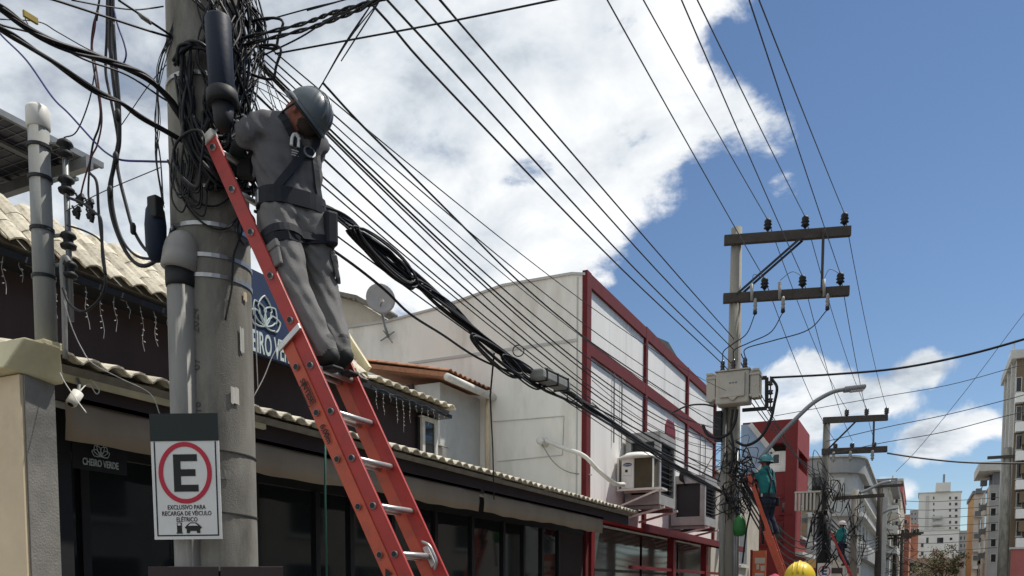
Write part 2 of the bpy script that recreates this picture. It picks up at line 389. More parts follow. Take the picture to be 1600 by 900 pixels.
# cream verge trim at the end of the steep upper roof
MB().beam(onY(575, 578, 8.72), onY(536, 518, 8.74), .05, .10).build('verge_trim', 'cream_trim', rest)
MB().beam(onY(536, 518, 8.74), onY(522, 482, 8.78), .05, .10).build('verge_trim', 'cream_trim', rest)
low = MB().prism([(-5.36, 3.62, 3.15), (-6.6, 3.62, 3.42), (-6.6, 3.62, 3.37), (-5.40, 3.62, 3.10)], (0, 13.2, 0)).build('lower_roof', 'tile_grey', rest)
tile_rows(low, TM, -5.28, 3.155, .215, 3.62, 16.85, .2, 3, .26)
MB().box(-5.46, -5.52, 3.62, 16.8, 2.93, 3.115).build('fascia', 'brownwall', rest)
MB().prism([(-5.40, 3.62, 3.145), (-5.40, 3.62, 3.055), (-5.44, 3.62, 3.055), (-5.44, 3.62, 3.145)], (0, 2.35, 0)).build('eave_board', 'cream_trim', rest)
for i in range(14):
    y = 4.2+i*.95
    MB().beam((-5.5, y, 3.03), (-6.5, y, 3.25), .05, .08).build('rafter', 'brownwall', rest)
# glazed front: panes between black mullions, dark room behind
MB().box(-6.28, -6.34, 3.7, 16.35, 2.72, 3.2).build('lintel', 'black', rest)
ys = [3.75, 4.75, 5.75, 6.75, 7.75, 8.4, 9.3, 10.4, 11.5, 12.6, 13.4, 14.2, 15.0]
for i, y in enumerate(ys):
    MB().box(-6.26, -6.36, y-.04, y+.04, .02, 2.72).build('mullion', 'blackmetal', rest)
for a, b in zip(ys[:-1], ys[1:]):
    MB().box(-6.30, -6.312, a+.042, b-.042, .1, 2.715).build('pane', 'darkglass', rest)
MB().box(-6.27, -6.35, 3.75, 15, .02, .1).build('sill', 'blackmetal', rest)
MB().box(-6.30, -6.6, 15.05, 16.35, .0, 2.72).build('end_wall', 'brownwall', rest)
MB().box(-6.26, -6.296, 15.5, 15.85, 1.45, 1.85).build('wall_vent', 'grey_render', rest)
# black clad entrance wall under the left end of the eave
MB().box(-5.75, -6.26, 3.6, 4.25, 0, 3.05).build('entrance_wall', 'black', rest)
MB().box(-6.40, -6.46, 10.15, 10.62, 3.48, 4.02).build('window_box', 'black', rest)
wf = MB(); wf.box(-6.36, -6.44, 10.2, 10.27, 3.45, 4.05).box(-6.36, -6.44, 10.55, 10.62, 3.45, 4.05).box(-6.36, -6.44, 10.27, 10.55, 3.99, 4.05).box(-6.36, -6.44, 10.27, 10.55, 3.45, 3.51)
w_ = wf.build('window_frame', 'pvcwhite', rest); MB().box(-6.385, -6.395, 10.27, 10.55, 3.51, 3.99).build('pane', 'darkglass', w_)
# roller awnings: box, drop cloth with a little ripple, end plates
def awning(y0, y1, drop=.26):
    t_ = MB().cyl((-5.62, y0, 2.95), (-5.62, y1, 2.95), .045, n=10).build('awning', 'pvcwhite', rest, True)
    n = int((y1-y0)*10); c = MB(); vs_ = []; fs = []
    rows = [(-5.60, 2.955), (-5.50, 2.965), (-5.475, 2.93), (-5.47, 2.93-drop*.5), (-5.485, 2.93-drop)]
    ph = rnd.uniform(0, 6)
    for j in range(n+1):
        y = y0+(y1-y0)*j/n
        for k, (x, z) in enumerate(rows):
            w = .012*math.sin(y*5+ph)*k/4+.006*math.sin(y*13+ph*2)*k/4
            vs_.append((x+w, y, z+(.012*math.sin(y*2.1+ph)+.006*math.sin(y*9) if k == 4 else 0)))
    for j in range(n):
        for k in range(4): fs.append((j*5+k, j*5+k+1, j*5+k+6, j*5+k+5))
    o = c.add(vs_, fs).build('awning_cloth', 'awning', t_, True)
    sd = o.modifiers.new('solid', 'SOLIDIFY'); sd.thickness = .006
    MB().box(-5.46, -5.5, y0, y1, 2.935, 2.968).build('awning_rail', 'pvcwhite', t_)
    return t_
awning(4.02, 4.95); awning(5.45, 10.25); awning(10.36, 15.25)
# downlight strip fitting under eave
# ------------------------------------------------------------------ party wall with coping, post
pw = thing('party_wall', 'cream end wall with grey edge and cream coping at the left', 'wall', (-6, 3.5, 0))
MB().box(-5.0, -9, 3.40, 3.60, 0, 2.92).build('wall_body', 'grey_render', pw)
MB().box(-5.012, -9, 3.375, 3.398, 0, 2.918).build('painted_face', 'cream', pw)
cp = MB().prism([(-4.93, 3.62, 2.90), (-4.86, 3.55, 3.11), (-4.93, 3.36, 3.13), (-5.02, 3.28, 2.94)], (-4.2, -.05, 0)).build('coping', 'cream_trim', pw, bev=.012)
post = thing('service_post', 'grey round service post with white cap above the cream wall', 'post', (-5.02, 3.57, 3.1))
MB().tube([(-5.02, 3.57, 2.95), (-5.02, 3.57, 4.53)], [.066, .061], 18).build('shaft', 'post_grey', post, True)
MB().lathe((-5.02, 3.57, 4.46), (0, 0, 1), [(.066, 0), (.07, .005), (.07, .115), (.055, .135)], 18).build('cap', 'pvcwhite', post, True)
MB().box(-5.095, -4.945, 3.495, 3.645, 3.10, 3.16).build('foot', 'cream_trim', post, bev=.012)
for z in (4.34, 4.15, 3.84, 3.55):
    MB().ring((-5.02, 3.57, z), (0, 0, 1), .072, .012, .02, 20).build('clamp', 'blackmetal', post)
ins = []
for i, z in enumerate((4.36, 4.14, 3.80, 3.62)):
    c = V((-4.90, 3.66, z))
    b_ = MB().tube([(-5.0, 3.6, z+.02), (-4.93, 3.64, z+.03), tuple(c+V((0, 0, .05)))], .012, 6).build('insulator_bracket', 'galv', post)
    MB().lathe(c-V((0, 0, .06)), (0, 0, 1), [(.02, 0), (.045, .01), (.05, .03), (.03, .045), (.03, .065), (.05, .08), (.042, .1), (.02, .115)], 12).build('insulator', 'black', b_, True)
MB().cyl((-4.9, 3.66, 3.3), (-4.9, 3.66, 4.35), .018, n=8).build('insulator_rod', 'galv', post, True)
cd = [onY(102, 560, 3.62), onY(100, 470, 3.62), onY(97, 415, 3.62), onY(102, 402, 3.63), onY(108, 410, 3.64)]
MB().tube(spl(cd, 6), .017, 10).build('conduit', 'conduit', post, True)
for k, (x, y) in enumerate(((140, 318), (142, 335), (125, 310), (120, 330))):
    c = onY(x, y, 3.7)
    t_ = thing('cable_clamp', ('black wire clamp hanging upper right of the grey service post', 'black wire clamp hanging lower right of the grey service post', 'small dark clamp beside the service post insulators', 'small dark clamp under the service post insulators')[k], 'clamp', c, 'clamps by the service post')
    MB().hexa(c, (.03, .0, .012), (0, .012, 0), (-.006, 0, .016)).hexa(c+V((.01, 0, -.03)), (.008, 0, .02), (0, .01, 0), (-.01, 0, .005)).build('clamp_body', 'black', t_, bev=.004)
    MB().cyl(c+V((-.02, 0, .01)), c+V((-.04, 0, .04)), .007, n=6).build('clamp_bolt', 'blackmetal', t_)
# ------------------------------------------------------------------ solar canopy
sol = thing('solar_canopy', 'dark solar panels on a steel frame seen from below', 'solar panel', (-7.3, 4.2, 4.4))
for i in range(3):
    for j in range(2):
        x0 = -6.6-j*1.02; y1 = 5.30-i*1.0; y0 = y1-.97
        z = 5.33+.02*j
        p = MB().box(x0, x0-1.0, y0, y1, z, z+.03).build('solar_module', 'solar', sol)
        for xf in (x0+.004, x0-.97): MB().box(xf, xf-.034, y0-.003, y1+.003, z-.012, z+.036).build('module_frame', 'galv', p)
        g = MB()
        for k in range(1, 6): g.box(x0-k*.167, x0-k*.167-.008, y0, y1, z-.004, z-.001)
        for k in range(1, 10): g.box(x0, x0-1., y0+k*.097, y0+k*.097+.006, z-.008, z-.005)
        g.build('cell_lines', 'galv', p)
for y in (5.05, 3.6): MB().box(-6.5, -8.8, y, y+.07, 5.2, 5.29).build('beam', 'galv', sol)
for x in (-6.95, -8.1): MB().box(x, x-.06, 2.6, 5.32, 5.292, 5.318).build('rail', 'galv', sol)
for y in (5.08, 3.63):
    MB().beam((-7.2, y, 4.52), (-7.2, y, 5.2), .05, .05).build('leg', 'galv', sol)
    MB().beam((-7.2, y, 4.6), (-7.9, y, 5.2), .04, .04).build('brace', 'galv', sol)
# ------------------------------------------------------------------ signs on the restaurant
def lotus(parent, o, xd, yd, s, m, r):
    xd, yd = V(xd), V(yd); nn = xd.cross(yd)*.004
    k = 0
    for a, ln, wd in ((90, 1., .30), (55, .86, .28), (125, .86, .28), (22, .8, .24), (158, .8, .24)):
        pts = []
        for i in range(17):
            t = i/16.; w = math.sin(math.pi*t)**.8*wd*(1.12 if t > .5 else .9)
            pts.append((t*ln, w))
        loop = pts+[(p[0], -p[1]) for p in pts[::-1]]
        ca, sa = math.cos(R(a)), math.sin(R(a))
        MB().tube([V(o)+nn+(xd*(u*ca-v*sa)+yd*(u*sa+v*ca))*s for u, v in loop], r, 5).build('lotus_petal', m, parent)
s1 = thing('restaurant_sign', 'blue fascia sign with pale lotus and slab lettering behind the pole', 'sign', (-6.0, 7, 3.9))
a = onX(345, 415, -6.0); b = onX(500, 560, -6.0)
YA, YB = onX(350, 500, -6.0).y, onX(492, 500, -6.0).y
ZT, ZB = onX(415, 428, -6.0).z, onX(440, 556, -6.0).z-.05
MB().box(-6.03, -6.08, YA, YB, ZB, ZT).build('panel', 'signblue', s1)
c = onX(414, 500, -6.026)
lotus(s1, (-6.026, c.y, c.z-.06), (0, 1, 0), (0, 0, 1), .30, 'signpale', .0085)
c = onX(422, 543, -6.028)
text('lettering', 'CHEIRO VERDE', 'signpale', s1, (-6.028, c.y, c.z), (0, 1, 0), (0, 0, 1), .30, .44, .004, bold=.012)
s2 = thing('entrance_sign', 'small pale lotus and lettering on the black entrance wall', 'sign', (-5.74, 3.95, 2.3))
c = onX(158, 725, -5.735); 
MB().box(-5.742, -5.748, c.y-.24, c.y+.24, c.z-.06, c.z+.24).build('panel', 'black', s2)
text('lettering', 'CHEIRO VERDE', 'signpale', s2, (-5.738, c.y, c.z), (0, 1, 0), (0, 0, 1), .075, .62, .003, bold=.01)
lotus(s2, (-5.738, c.y, c.z+.06), (0, 1, 0), (0, 0, 1), .105, 'signpale', .0035)
# camera under the eave
sc = thing('security_camera', 'white bullet security camera under the left eave', 'camera', onX(118, 610, -5.3))
p0, p1 = onX(110, 632, -5.25), onX(122, 614, -5.25)
MB().tube([p0, p0.lerp(p1, .12), p1], [.030, .038, .038], 14).build('housing', 'pvcwhite', sc, True)
MB().cyl(p0-(p1-p0)*.02, p0+(p1-p0)*.05, .022, n=12).build('lens', 'black', sc)
MB().tube([p1, onX(124, 600, -5.35), onX(121, 592, -5.4)], .012, 8).build('bracket', 'galv', sc)
MB().tube(spl([p1, onX(138, 600, -5.35), onX(150, 615, -5.35), onX(155, 610, -5.35), onX(146, 597, -5.35), onX(140, 592, -5.4)], 5), .004, 5).build('lead', 'pvcwhite', sc)
# icicle lights
def icicle(label, yr, n, X, z):
    t_ = thing('icicle_lights', label, 'string lights', (X, yr[0], z), 'icicle lights under the upper eave')
    MB().tube([(X, yr[0]+(yr[1]-yr[0])*i/20, z-.012*math.sin(i*1.7)) for i in range(21)], .003, 4).build('cord', 'grey_cable', t_)
    for i in range(n):
        y = yr[0]+(yr[1]-yr[0])*(i+.5)/n; ln = (.14, .40, .26, .52, .30, .2, .44)[(i*3+int(yr[0])) % 7]*rnd.uniform(.6, 1.15)
        pts = [(X+rnd.uniform(-.005, .005), y+.012*math.sin(k*1.3+i)+k*.004, z-ln*k/6) for k in range(7)]
        s_ = MB().tube(pts, .0026, 4).build('strand', 'grey_cable', t_)
        m_ = MB()
        for k in range(1, int(ln/.05)):
            zz_ = z-k*.05; yy = y+rnd.uniform(-.004, .004)+(z-zz_)/ln*.02
            m_.cyl((X, yy, zz_), (X+.004, yy+rnd.choice((-1, 1))*.016, zz_-.008), .004, n=4)
        stuff(m_.build('bulbs', 'bulb', s_))
icicle('icicle lights on the brown wall left of the large pole', (3.75, 6.1), 17, -6.23, 4.09)
icicle('icicle lights under the far end of the upper eave', (8.75, 10.6), 12, -6.19, 4.12)
# ------------------------------------------------------------------ rear volume, gable and dish
rv = thing('rear_house', 'small rear house with tiled lean-to roof and white gutter', 'house', (-9.5, 15.4, 0))
MB().box(-8.75, -11, 14.7, 16.38, 3, 5.74).build('wall', 'lightgrey', rv)
MB().box(-9.35, -11.4, 14.62, 14.69, 3, 5.75).build('side_wall', 'brownwall', rv)  # dark brown sheet: shade under the verge put into its colour
rr_ = MB().prism([(-8.42, 14.42, 5.84), (-10.6, 14.42, 6.28), (-10.6, 14.42, 6.19), (-8.42, 14.42, 5.75)], (0, 1.96, 0)).build('roof', 'tile_red', rv)
TM2 = TM.copy(); TM2.materials.clear(); TM2.materials.append(M['tile_red'])
tile_rows(rr_, TM2, -8.38, 5.85, .2, 14.4, 16.36, .2, 9, .25)
MB().cyl((-8.40, 14.38, 5.74), (-8.40, 16.38, 5.74), .075, n=12).build('gutter', 'pvcwhite', rv, True)
MB().tube([(-8.45, 16.25, 5.7), (-8.5, 16.27, 5.5), (-8.5, 16.27, 3.3)], .055, 10).build('downpipe', 'cream', rv, True)
sw = thing('tile_topped_wall', 'low grey wall topped by a row of dark tiles behind the roof', 'wall', (-9, 13.9, 3))
MB().box(-8.2, -9.9, 13.85, 14.0, 3.0, onY(730, 692, 13.9).z-.05).build('wall_body', 'grey_render', sw)
TM3 = TM.copy(); TM3.materials.clear(); TM3.materials.append(M['tile_grey'])
zt = onY(730, 692, 13.9).z-.04
for i in range(9):
    o = bpy.data.objects.new('tile', TM3); COL.objects.link(o); setpar(o, sw)
    o.location = (-8.3-i*.19, 13.78, zt); 
gb = thing('gable_house', 'beige gabled house with dark tile verge behind the worker', 'house', (-10.5, 13.5, 0))
GY = 29.5
gp = [onY(x, y, GY) for x, y in ((470, 470), (525, 463), (560, 472), (602, 498), (602, 640), (470, 640))]
MB().prism(gp, (0, 6, 0)).build('gable_wall', 'beigebuild', gb)
rf_ = MB()
for (p, q) in (((465, 466), (525, 459)), ((525, 459), (562, 467)), ((562, 467), (608, 496))):
    rf_.beam(onY(*p, GY-.1), onY(*q, GY-.1), .5, .16)
rg = rf_.build('verge', 'tile_grey', gb)
for i in range(18):
    t = i/17; x = 465+t*143; y = 462-3+(max(0, x-525)**1.3)*.095
    c = onY(x, y, GY-.12)
    MB().lathe(c, (0, 1, 0), [(.10, -.2), (.11, 0), (.10, .5)], 8).build('tile', 'tile_grey', rg)
ds = thing('satellite_dish', 'grey round satellite dish on a bent mast beside the white wall', 'satellite dish', onY(605, 525, 16.3))
c = onY(594, 468, 16.1); nd = (EY-c).normalized(); nd = (nd+V((.35, -.1, .35))).normalized()
rd = 23*c.y/1300*1.0
DR = .335
MB().lathe(c, -nd, [(.002, .0), (DR*.5, -.012), (DR*.8, -.035), (DR, -.062), (DR, -.072), (DR*.8, -.047), (DR*.5, -.024), (.002, -.012)], 28).build('reflector', 'dish', ds, True)
MB().tube([c-nd*.03, onY(597, 490, 16.2), onY(603, 515, 16.3), onY(607, 527, 16.33)], .032, 8).build('mast', 'galv', ds, True)
MB().tube([c+nd*.01+V((0, 0, -.15)), c+nd*.25+V((0, 0, -.12))], .012, 6).build('feed_arm', 'galv', ds)
MB().box(*[k for i in range(3) for k in ((c+nd*.26+V((0, 0, -.12)))[i]-.03, (c+nd*.26+V((0, 0, -.12)))[i]+.03)]).build('receiver', 'dish', ds)
fp = onY(606, 526, 16.34)
MB().beam(fp+V((-.2, 0, -.07)), fp+V((.18, 0, .09)), .03, .02).beam(fp+V((-.12, 0, .15)), fp+V((.12, 0, -.15)), .03, .02).build('foot', 'galv', ds)
# ------------------------------------------------------------------ white building
YW, XW = 16.42, -6.3
wb = thing('white_building', 'white industrial building with dark red steel bands and long side wall', 'building', (-10, 22, 0))
xs = [-6.3, -6.6, -8.2, -9.3, -9.9, -11.2, -12.3, -14, -18]; hs = [8.0, 8.06, 8.07, 7.9, 7.82, 7.72, 7.74, 7.85, 7.9]
MB().prism([(XW, YW, 0)]+[(x, YW, h) for x, h in zip(xs, hs)]+[(-18, YW, 0)], (0, .25, 0)).build('side_wall', 'whitewall', wb)
MB().prism([(XW+.001, YW-.03, hs[0])]+[(x, YW-.03, h) for x, h in zip(xs[1:], hs[1:])]+[(x, YW-.03, h+.05) for x, h in zip(xs[::-1], hs[::-1])], (0, .31, 0)).build('coping', 'lightgrey', wb)
MB().prism([(XW-.17, YW-.018, 6.70), (XW-.17, YW-.018, 6.76), (-10.6, YW-.018, 6.76), (-10.6, YW-.018, 6.70)], (0, .016, 0)).build('ledge', 'lightgrey', wb)
MB().box(XW-.16, XW-.19, YW-.012, YW-.001, 3, 8.0).build('joint', 'lightgrey', wb)
fr = MB(); q = [onY(x, y, YW-.006) for x, y in ((770, 659), (881, 650), (879, 711), (778, 721))]
for i, j in ((0, 1), (1, 2), (3, 2)): fr.beam(q[i], q[j], .012, .025, up=(0, 1, 0))
fr.build('patch_edge', 'lightgrey', wb)
vy = [16.44, 20.55, 24.75, 28.5]
for a, b in zip(vy[:-1], vy[1:]):
    for z0, z1 in ((.0, 6.45), (6.72, 7.82)):
        MB().box(XW-.02, XW-.2, a+.004 if a > 17 else YW+.26, b, z0 if z0 else 3.05, z1).build('panel', 'whitepanel', wb)
MB().box(XW-.25, -18, YW+.26, 28.5, 7.6, 7.7).build('roof', 'galv', wb)
MB().box(XW-.2, -18, 28.3, 28.5, 0, 7.7).build('far_wall', 'whitewall', wb)
for i, y in enumerate(vy):
    MB().box(XW+.05, XW-.06, y-(.045 if i == 0 else .02), y+(.2 if i == 0 else .14), 0 if i == 0 else 3.05, 8.1).build('red_post', 'redtrim', wb)
MB().box(XW+.045, XW-.019, vy[0]+.18, 28.5, 6.45, 6.72).build('red_beam', 'redtrim', wb)
MB().box(XW+.045, XW-.2, vy[0]+.18, 28.5, 7.82, 8.09).build('red_beam', 'redtrim', wb)
MB().prism([(XW-.05, 20.3, 8.095), (XW-.05, 20.9, 8.22), (XW-.05, 21.8, 8.20), (XW-.05, 22.9, 8.36), (XW-.05, 23.8, 8.2), (XW-.05, 25.3, 8.15), (XW-.05, 26.0, 8.095)], (-3, 0, -.2)).build('roof_cap', 'roofdark', wb)
for (y, z0, z1) in ((18.2, 4.9, 6.5), (18.75, 4.9, 6.5), (26.5, 4.6, 6.45), (27.2, 4.6, 6.45)):
    MB().cyl((XW+.02, y, z0), (XW+.02, y, z1), .018, n=6).build('cable_pipe', 'grey_cable', wb)
# pipe stub, hose
p0 = onY(848, 690, YW-.12)
st = thing('wall_pipe', 'white pipe elbow on the side wall with pale hose to the air conditioner', 'pipe', p0)
MB().lathe(p0+V((0, .12, 0)), (0, -1, 0), [(.10, 0), (.11, .02), (.06, .05), (.06, .2), (.085, .21), (.085, .27), (.04, .28)], 12).build('pipe_stub', 'pvcwhite', st, True)
MB().tube(spl([p0+V((0, -.05, .05)), onY(880, 700, YW-.2), onX(912, 712, -6.2), onX(935, 735, -5.95), onX(960, 755, -5.7), onX(975, 757, -5.6)], 6), .045, 8).build('hose', 'pvcwhite', st, True)
MB().tube(spl([p0+V((0, -.1, -.03)), onY(865, 722, YW-.1), onY(890, 738, YW-.1), onX(925, 742, -6.2)], 6), .012, 6).build('thin_lead', 'grey_cable', st, True)
# air-conditioning cages
def ac_cage(label, y0, y1, z0, z1, xo):
    t_ = thing('equipment_cage', label, 'cage', (-6, (y0+y1)/2, z0), 'equipment boxes on the white facade')
    x1 = XW+.052
    MB().box(xo, x1, y0, y1, z1-.22, z1).build('top_band', 'cagewall', t_, bev=.01)
    MB().box(xo, x1, y0, y1, z0, z0+.24).build('bottom_band', 'cagewall', t_, bev=.01)
    for (x, y) in ((xo, y0), (xo, y1-.14), (x1+.14, y0), (x1+.14, y1-.14)):
        MB().box(x-.003, x-.137, y+.003, y+.137, z0+.24, z1-.22).build('corner_post', 'cagewall', t_)
    for k in range(9):
        z = z0+.28+(z1-z0-.5)*k/9
        MB().beam((xo-.05, y0+.14, z), (xo-.05, y1-.14, z), .06, .014, up=(.6, 0, 1)).build('louvre_slat', 'louvre', t_)
    MB().box(xo-.1, x1+.02, y0+.12, y0+.13, z0+.24, z1-.22).build('screen', 'louvre', t_)
    MB().box(xo-.12, xo-.13, y0+.14, y1-.14, z0+.24, z1-.22).build('screen', 'louvre', t_)
    for y in (y0+.1, y1-.15):
        MB().beam((xo, y, z0-.05), (XW, y, z0-.05), .08, .08).build('support_arm', 'galv', t_)
        MB().beam((xo+.1, y, z0-.06), (XW, y, z0-.30), .05, .05).build('brace', 'pvcwhite', t_)
    return t_
ac_cage('large grey louvred equipment box behind the white outdoor unit', 18.95, 20.35, 3.55, 5.22, -5.42)
ac_cage('grey equipment box further along the white facade', 23.0, 24.5, 3.35, 4.72, -5.3)
ac = thing('outdoor_unit', 'white outdoor air conditioning unit with blue oval badge', 'air conditioner', onY(993, 765, 18.6))
A0, A1 = onY(973, 765, 18.62), onY(1020, 715, 18.62)
XA0, XA1, ZA0, ZA1 = A0.x, A1.x, A0.z, A1.z
MB().box(XA0, XA0+.30, 18.5, 18.9, ZA0, ZA1).build('casing', 'acwhite', ac, bev=.02)
MB().box(XA0+.302, XA1+.02, 18.54, 18.9, ZA0, ZA1).build('coil_side', 'coil', ac)
MB().box(XA1+.021, XA1+.05, 18.52, 18.56, ZA0, ZA1).build('edge_guard', 'acwhite', ac)
MB().lathe(((XA0+XA1)/2, 18.7, ZA1), (0, 0, 1), [(.46, 0), (.45, .04), (.33, .09), (.30, .12), (.02, .13)], 20).build('top_cowl', 'acwhite', ac, True)
bc = V((XA0+.15, 18.495, ZA1-.14))
MB().prism([bc+V((.105*math.cos(i*math.pi/12), 0, .042*math.sin(i*math.pi/12))) for i in range(24)], (0, -.006, 0)).build('badge', 'acblue', ac)
text('badge_lettering', 'Carrier', 'signwhite', ac, bc+V((0, -.0085, 0)), (1, 0, 0), (0, 0, 1), .06, 1., .001)
MB().box(XA0+.05, XA0+.25, 18.485, 18.498, ZA0+.30, ZA0+.48).build('hatch', 'acwhite', ac, bev=.006)
MB().box(XA0+.10, XA0+.16, 18.478, 18.484, ZA0+.37, ZA0+.43).build('hatch_mark', 'ink', ac)
sh = thing('bracket_shelf', 'white metal bracket frame carrying the outdoor unit', 'bracket', (-5.9, 18.6, ZA0-.05))
for y in (18.45, 18.92): MB().beam((XW+.03, y, ZA0-.03), (XA1+.25, y, ZA0-.03), .04, .05).build('bracket_arm', 'pvcwhite', sh)
MB().beam((XA1+.25, 18.47, ZA0-.03), (XA1+.25, 18.9, ZA0-.03), .04, .048).build('front_rail', 'pvcwhite', sh)
MB().beam((XA1+.2, 18.45, ZA0-.06), (XW+.03, 18.45, ZA0-.42), .035, .04).build('brace', 'pvcwhite', sh)
MB().beam((XW+.04, 18.47, ZA0-.05), (XW+.04, 18.47, ZA0+.7), .04, .04).build('wall_rail', 'pvcwhite', sh)
rs = onX(1046, 676, -5.6)
rw = thing('round_sign', 'rounded dark red sign sticking out above the equipment box', 'sign', rs)
MB().prism([rs+V((0, u, v)) for u, v in ((-.42, -.3), (.42, -.3), (.42, .1), (.25, .28), (-.25, .28), (-.42, .1))], (.04, 0, 0)).build('panel', 'redpaint', rw)
MB().beam(rs+V((0, 0, -.1)), rs+V((-.7, 0, -.1)), .04, .04).build('arm', 'redtrim', rw)
# coil of black hose beside second box
hc = onX(1065, 745, -6.0)
ch_ = MB()
for k in range(7):
    r0 = .20+.012*k
    ch_.tube([hc+V((.02*k+.01*math.sin(i), r0*math.cos(i*math.pi/10), r0*.95*math.sin(i*math.pi/10))) for i in range(21)], .016, 5)
tag(ch_.build('cable_coil', 'cable', None, True), 'round coil of black cable hanging by the red post of the white facade', 'coil')
# ------------------------------------------------------------------ red shop front
sf = thing('red_shop_front', 'shop front with dark red posts, red canopy and beige interior', 'shop', (-6, 22, 0))
for y, x in ((16.7, -6.2), (20.1, -5.35), (23.6, -5.35), (27.0, -5.35)):
    MB().box(x, x-.16, y-.1, y+.1, 0, 2.95).build('post', 'redpaint', sf)
can = MB().prism([(-5.2, 17.2, 2.86), (-6.3, 17.2, 3.12), (-6.3, 17.2, 3.06), (-5.2, 17.2, 2.80)], (0, 10.9, 0)).build('canopy', 'redroof', sf)
MB().box(-5.14, -5.2, 17.0, 28.2, 2.80, 2.96).build('canopy_edge', 'redtrim', sf)
for k in range(12):
    y = 17.3+k*.9
    MB().beam((-5.22, y, 2.79), (-6.25, y, 3.03), .05, .06).build('canopy_rib', 'redtrim', sf)
for z in (2.02, 1.2): MB().box(-5.38, -5.45, 16.8, 27, z, z+.07).build('rail', 'redpaint', sf)
MB().box(-5.40, -5.46, 16.8, 27, 1.72, 1.80).build('pale_rail', 'pvcwhite', sf)
for a, b in ((16.8, 20.0), (20.2, 23.5), (23.7, 26.9)): MB().box(-6.20, -6.215, a, b, .3, 2.9).build('pane', 'greenglass', sf)
MB().box(-6.5, -6.6, 16.8, 28, 0, 3.0).build('back_wall', 'beigebuild', sf)
for k in range(9):
    y = 17.3+k*1.1; MB().box(-6.28, -6.45, y, y+rnd.uniform(.3, .7), .4, rnd.uniform(1.6, 2.5)).build('display_item', rnd.choice(('orangebuild', 'lightgrey', 'shutter', 'beigebuild', 'brownwall')), sf)
# ------------------------------------------------------------------ near pole
PX1, PY1 = -3.76, 3.73
camd = (EY-V((PX1, PY1, EYE))); camd.z = 0; camd.normalize()
LT = V((-camd.y, camd.x, 0)); 
if LT.dot(RT) > 0: LT = -LT                     # image-left as seen from the camera
p1 = thing('utility_pole', 'thick round concrete utility pole in the foreground', 'pole', (PX1, PY1, 0), 'utility poles along the left pavement')
MB().tube([(PX1, PY1, z) for z in (-.3, 1.5, 3, 4.5, 6, 8, 9.6)], [.235, .226, .221, .216, .205, .19, .18], 32).build('shaft', 'concrete', p1, True)
for z in (3.62, 3.45, 3.34, 4.42): MB().ring((PX1, PY1, z), (0, 0, 1), .226, .012, .022, 32).build('steel_band', 'steel', p1)
for z in (2.38, 2.03): MB().ring((PX1, PY1, z), V((.03, .05, 1)), .230, .008, .007, 32).build('wire_tie', 'wire_metal', p1)
for k, (z, s_) in enumerate(((2.62, '16'), (2.86, '07'), (3.10, '2024'), (3.44, '1210'), (3.9, '1010'))):
    nn = (camd*math.cos(R(25))+LT*math.sin(R(25))).normalized()
    text('stamped_number', s_, 'stamp', p1, V((PX1, PY1, z))+nn*.2235, (0, 0, 1), nn.cross(V((0, 0, 1))), .062, 1.1, .002)
cp_ = V((PX1, PY1, 0))+LT*.165+camd*.165
MB().tube([cp_+V((0, 0, -.2)), cp_+V((0, 0, 3.42))], .075, 20).build('conduit', 'pvcgrey', p1, True)
hd = MB(); hv_ = []
for i in range(9):
    a = i/8*math.pi/2; hv_.append((.096*math.cos(a), .096*math.sin(a)*1.15))
hd.lathe(cp_+V((0, 0, 3.42)), V((0, 0, 1))+LT*-.15, [(.085, -.05), (.10, -.04), (.098, .06)]+[(r_, z+.06) for r_, z in hv_], 20)
hd.build('weatherhead', 'polymer_grey', p1, True)
MB().lathe(cp_+V((0, 0, 3.28)), (0, 0, 1), [(.079, 0), (.082, .02), (.082, .1)], 20).build('weatherhead_mouth_shade', 'black', p1, True)  # black ring added to paint the shaded opening under the hood
pc = V((PX1, PY1, 3.58))+LT*.29+camd*.12
pb = thing('cable_pouch', 'black closed cable pouch strapped left of the large pole', 'pouch', pc)
MB().lathe(pc-V((0, 0, .16)), (0, 0, 1), [(.01, -.0), (.035, .01), (.055, .06), (.058, .2), (.05, .28), (.03, .32), (.01, .33)], 14).build('pouch_body', 'closure_blue', pb, True)
MB().box(pc.x-.01, pc.x+.06, pc.y-.05, pc.y+.01, pc.z+.06, pc.z+.18).build('pouch_flap', 'black', pb, bev=.01)
# weathered scraps on the shaft: paper remains, tape, a small plate
for k, (ang, z, w, h_, m_) in enumerate(((-.5, 2.7, .05, .09, 'pvcwhite'), (-.75, 3.02, .03, .14, 'lightgrey'), (-.2, 2.25, .06, .05, 'polymer_grey'), (.15, 4.06, .05, .025, 'signwhite'), (.1, 3.83, .04, .02, 'steel'), (-.9, 3.28, .03, .05, 'cream'), (-.35, 3.2, .025, .06, 'polymer_grey'))):
    q = MB(); n5 = 5; rr_ = random.Random(k)
    for i in range(n5+1):
        a_ = ang+(i/n5-.5)*w/.223; nn = (camd*math.cos(a_)+LT*math.sin(a_))
        for zz_ in (-.5, .5): q.v.append(tuple(V((PX1, PY1, z+zz_*h_*rr_.uniform(.8, 1.15)))+nn*(.2275+rr_.uniform(0, .002))))
    for i in range(n5): q.f.append((2*i, 2*i+2, 2*i+3, 2*i+1))
    q.build('scrap', m_, p1)
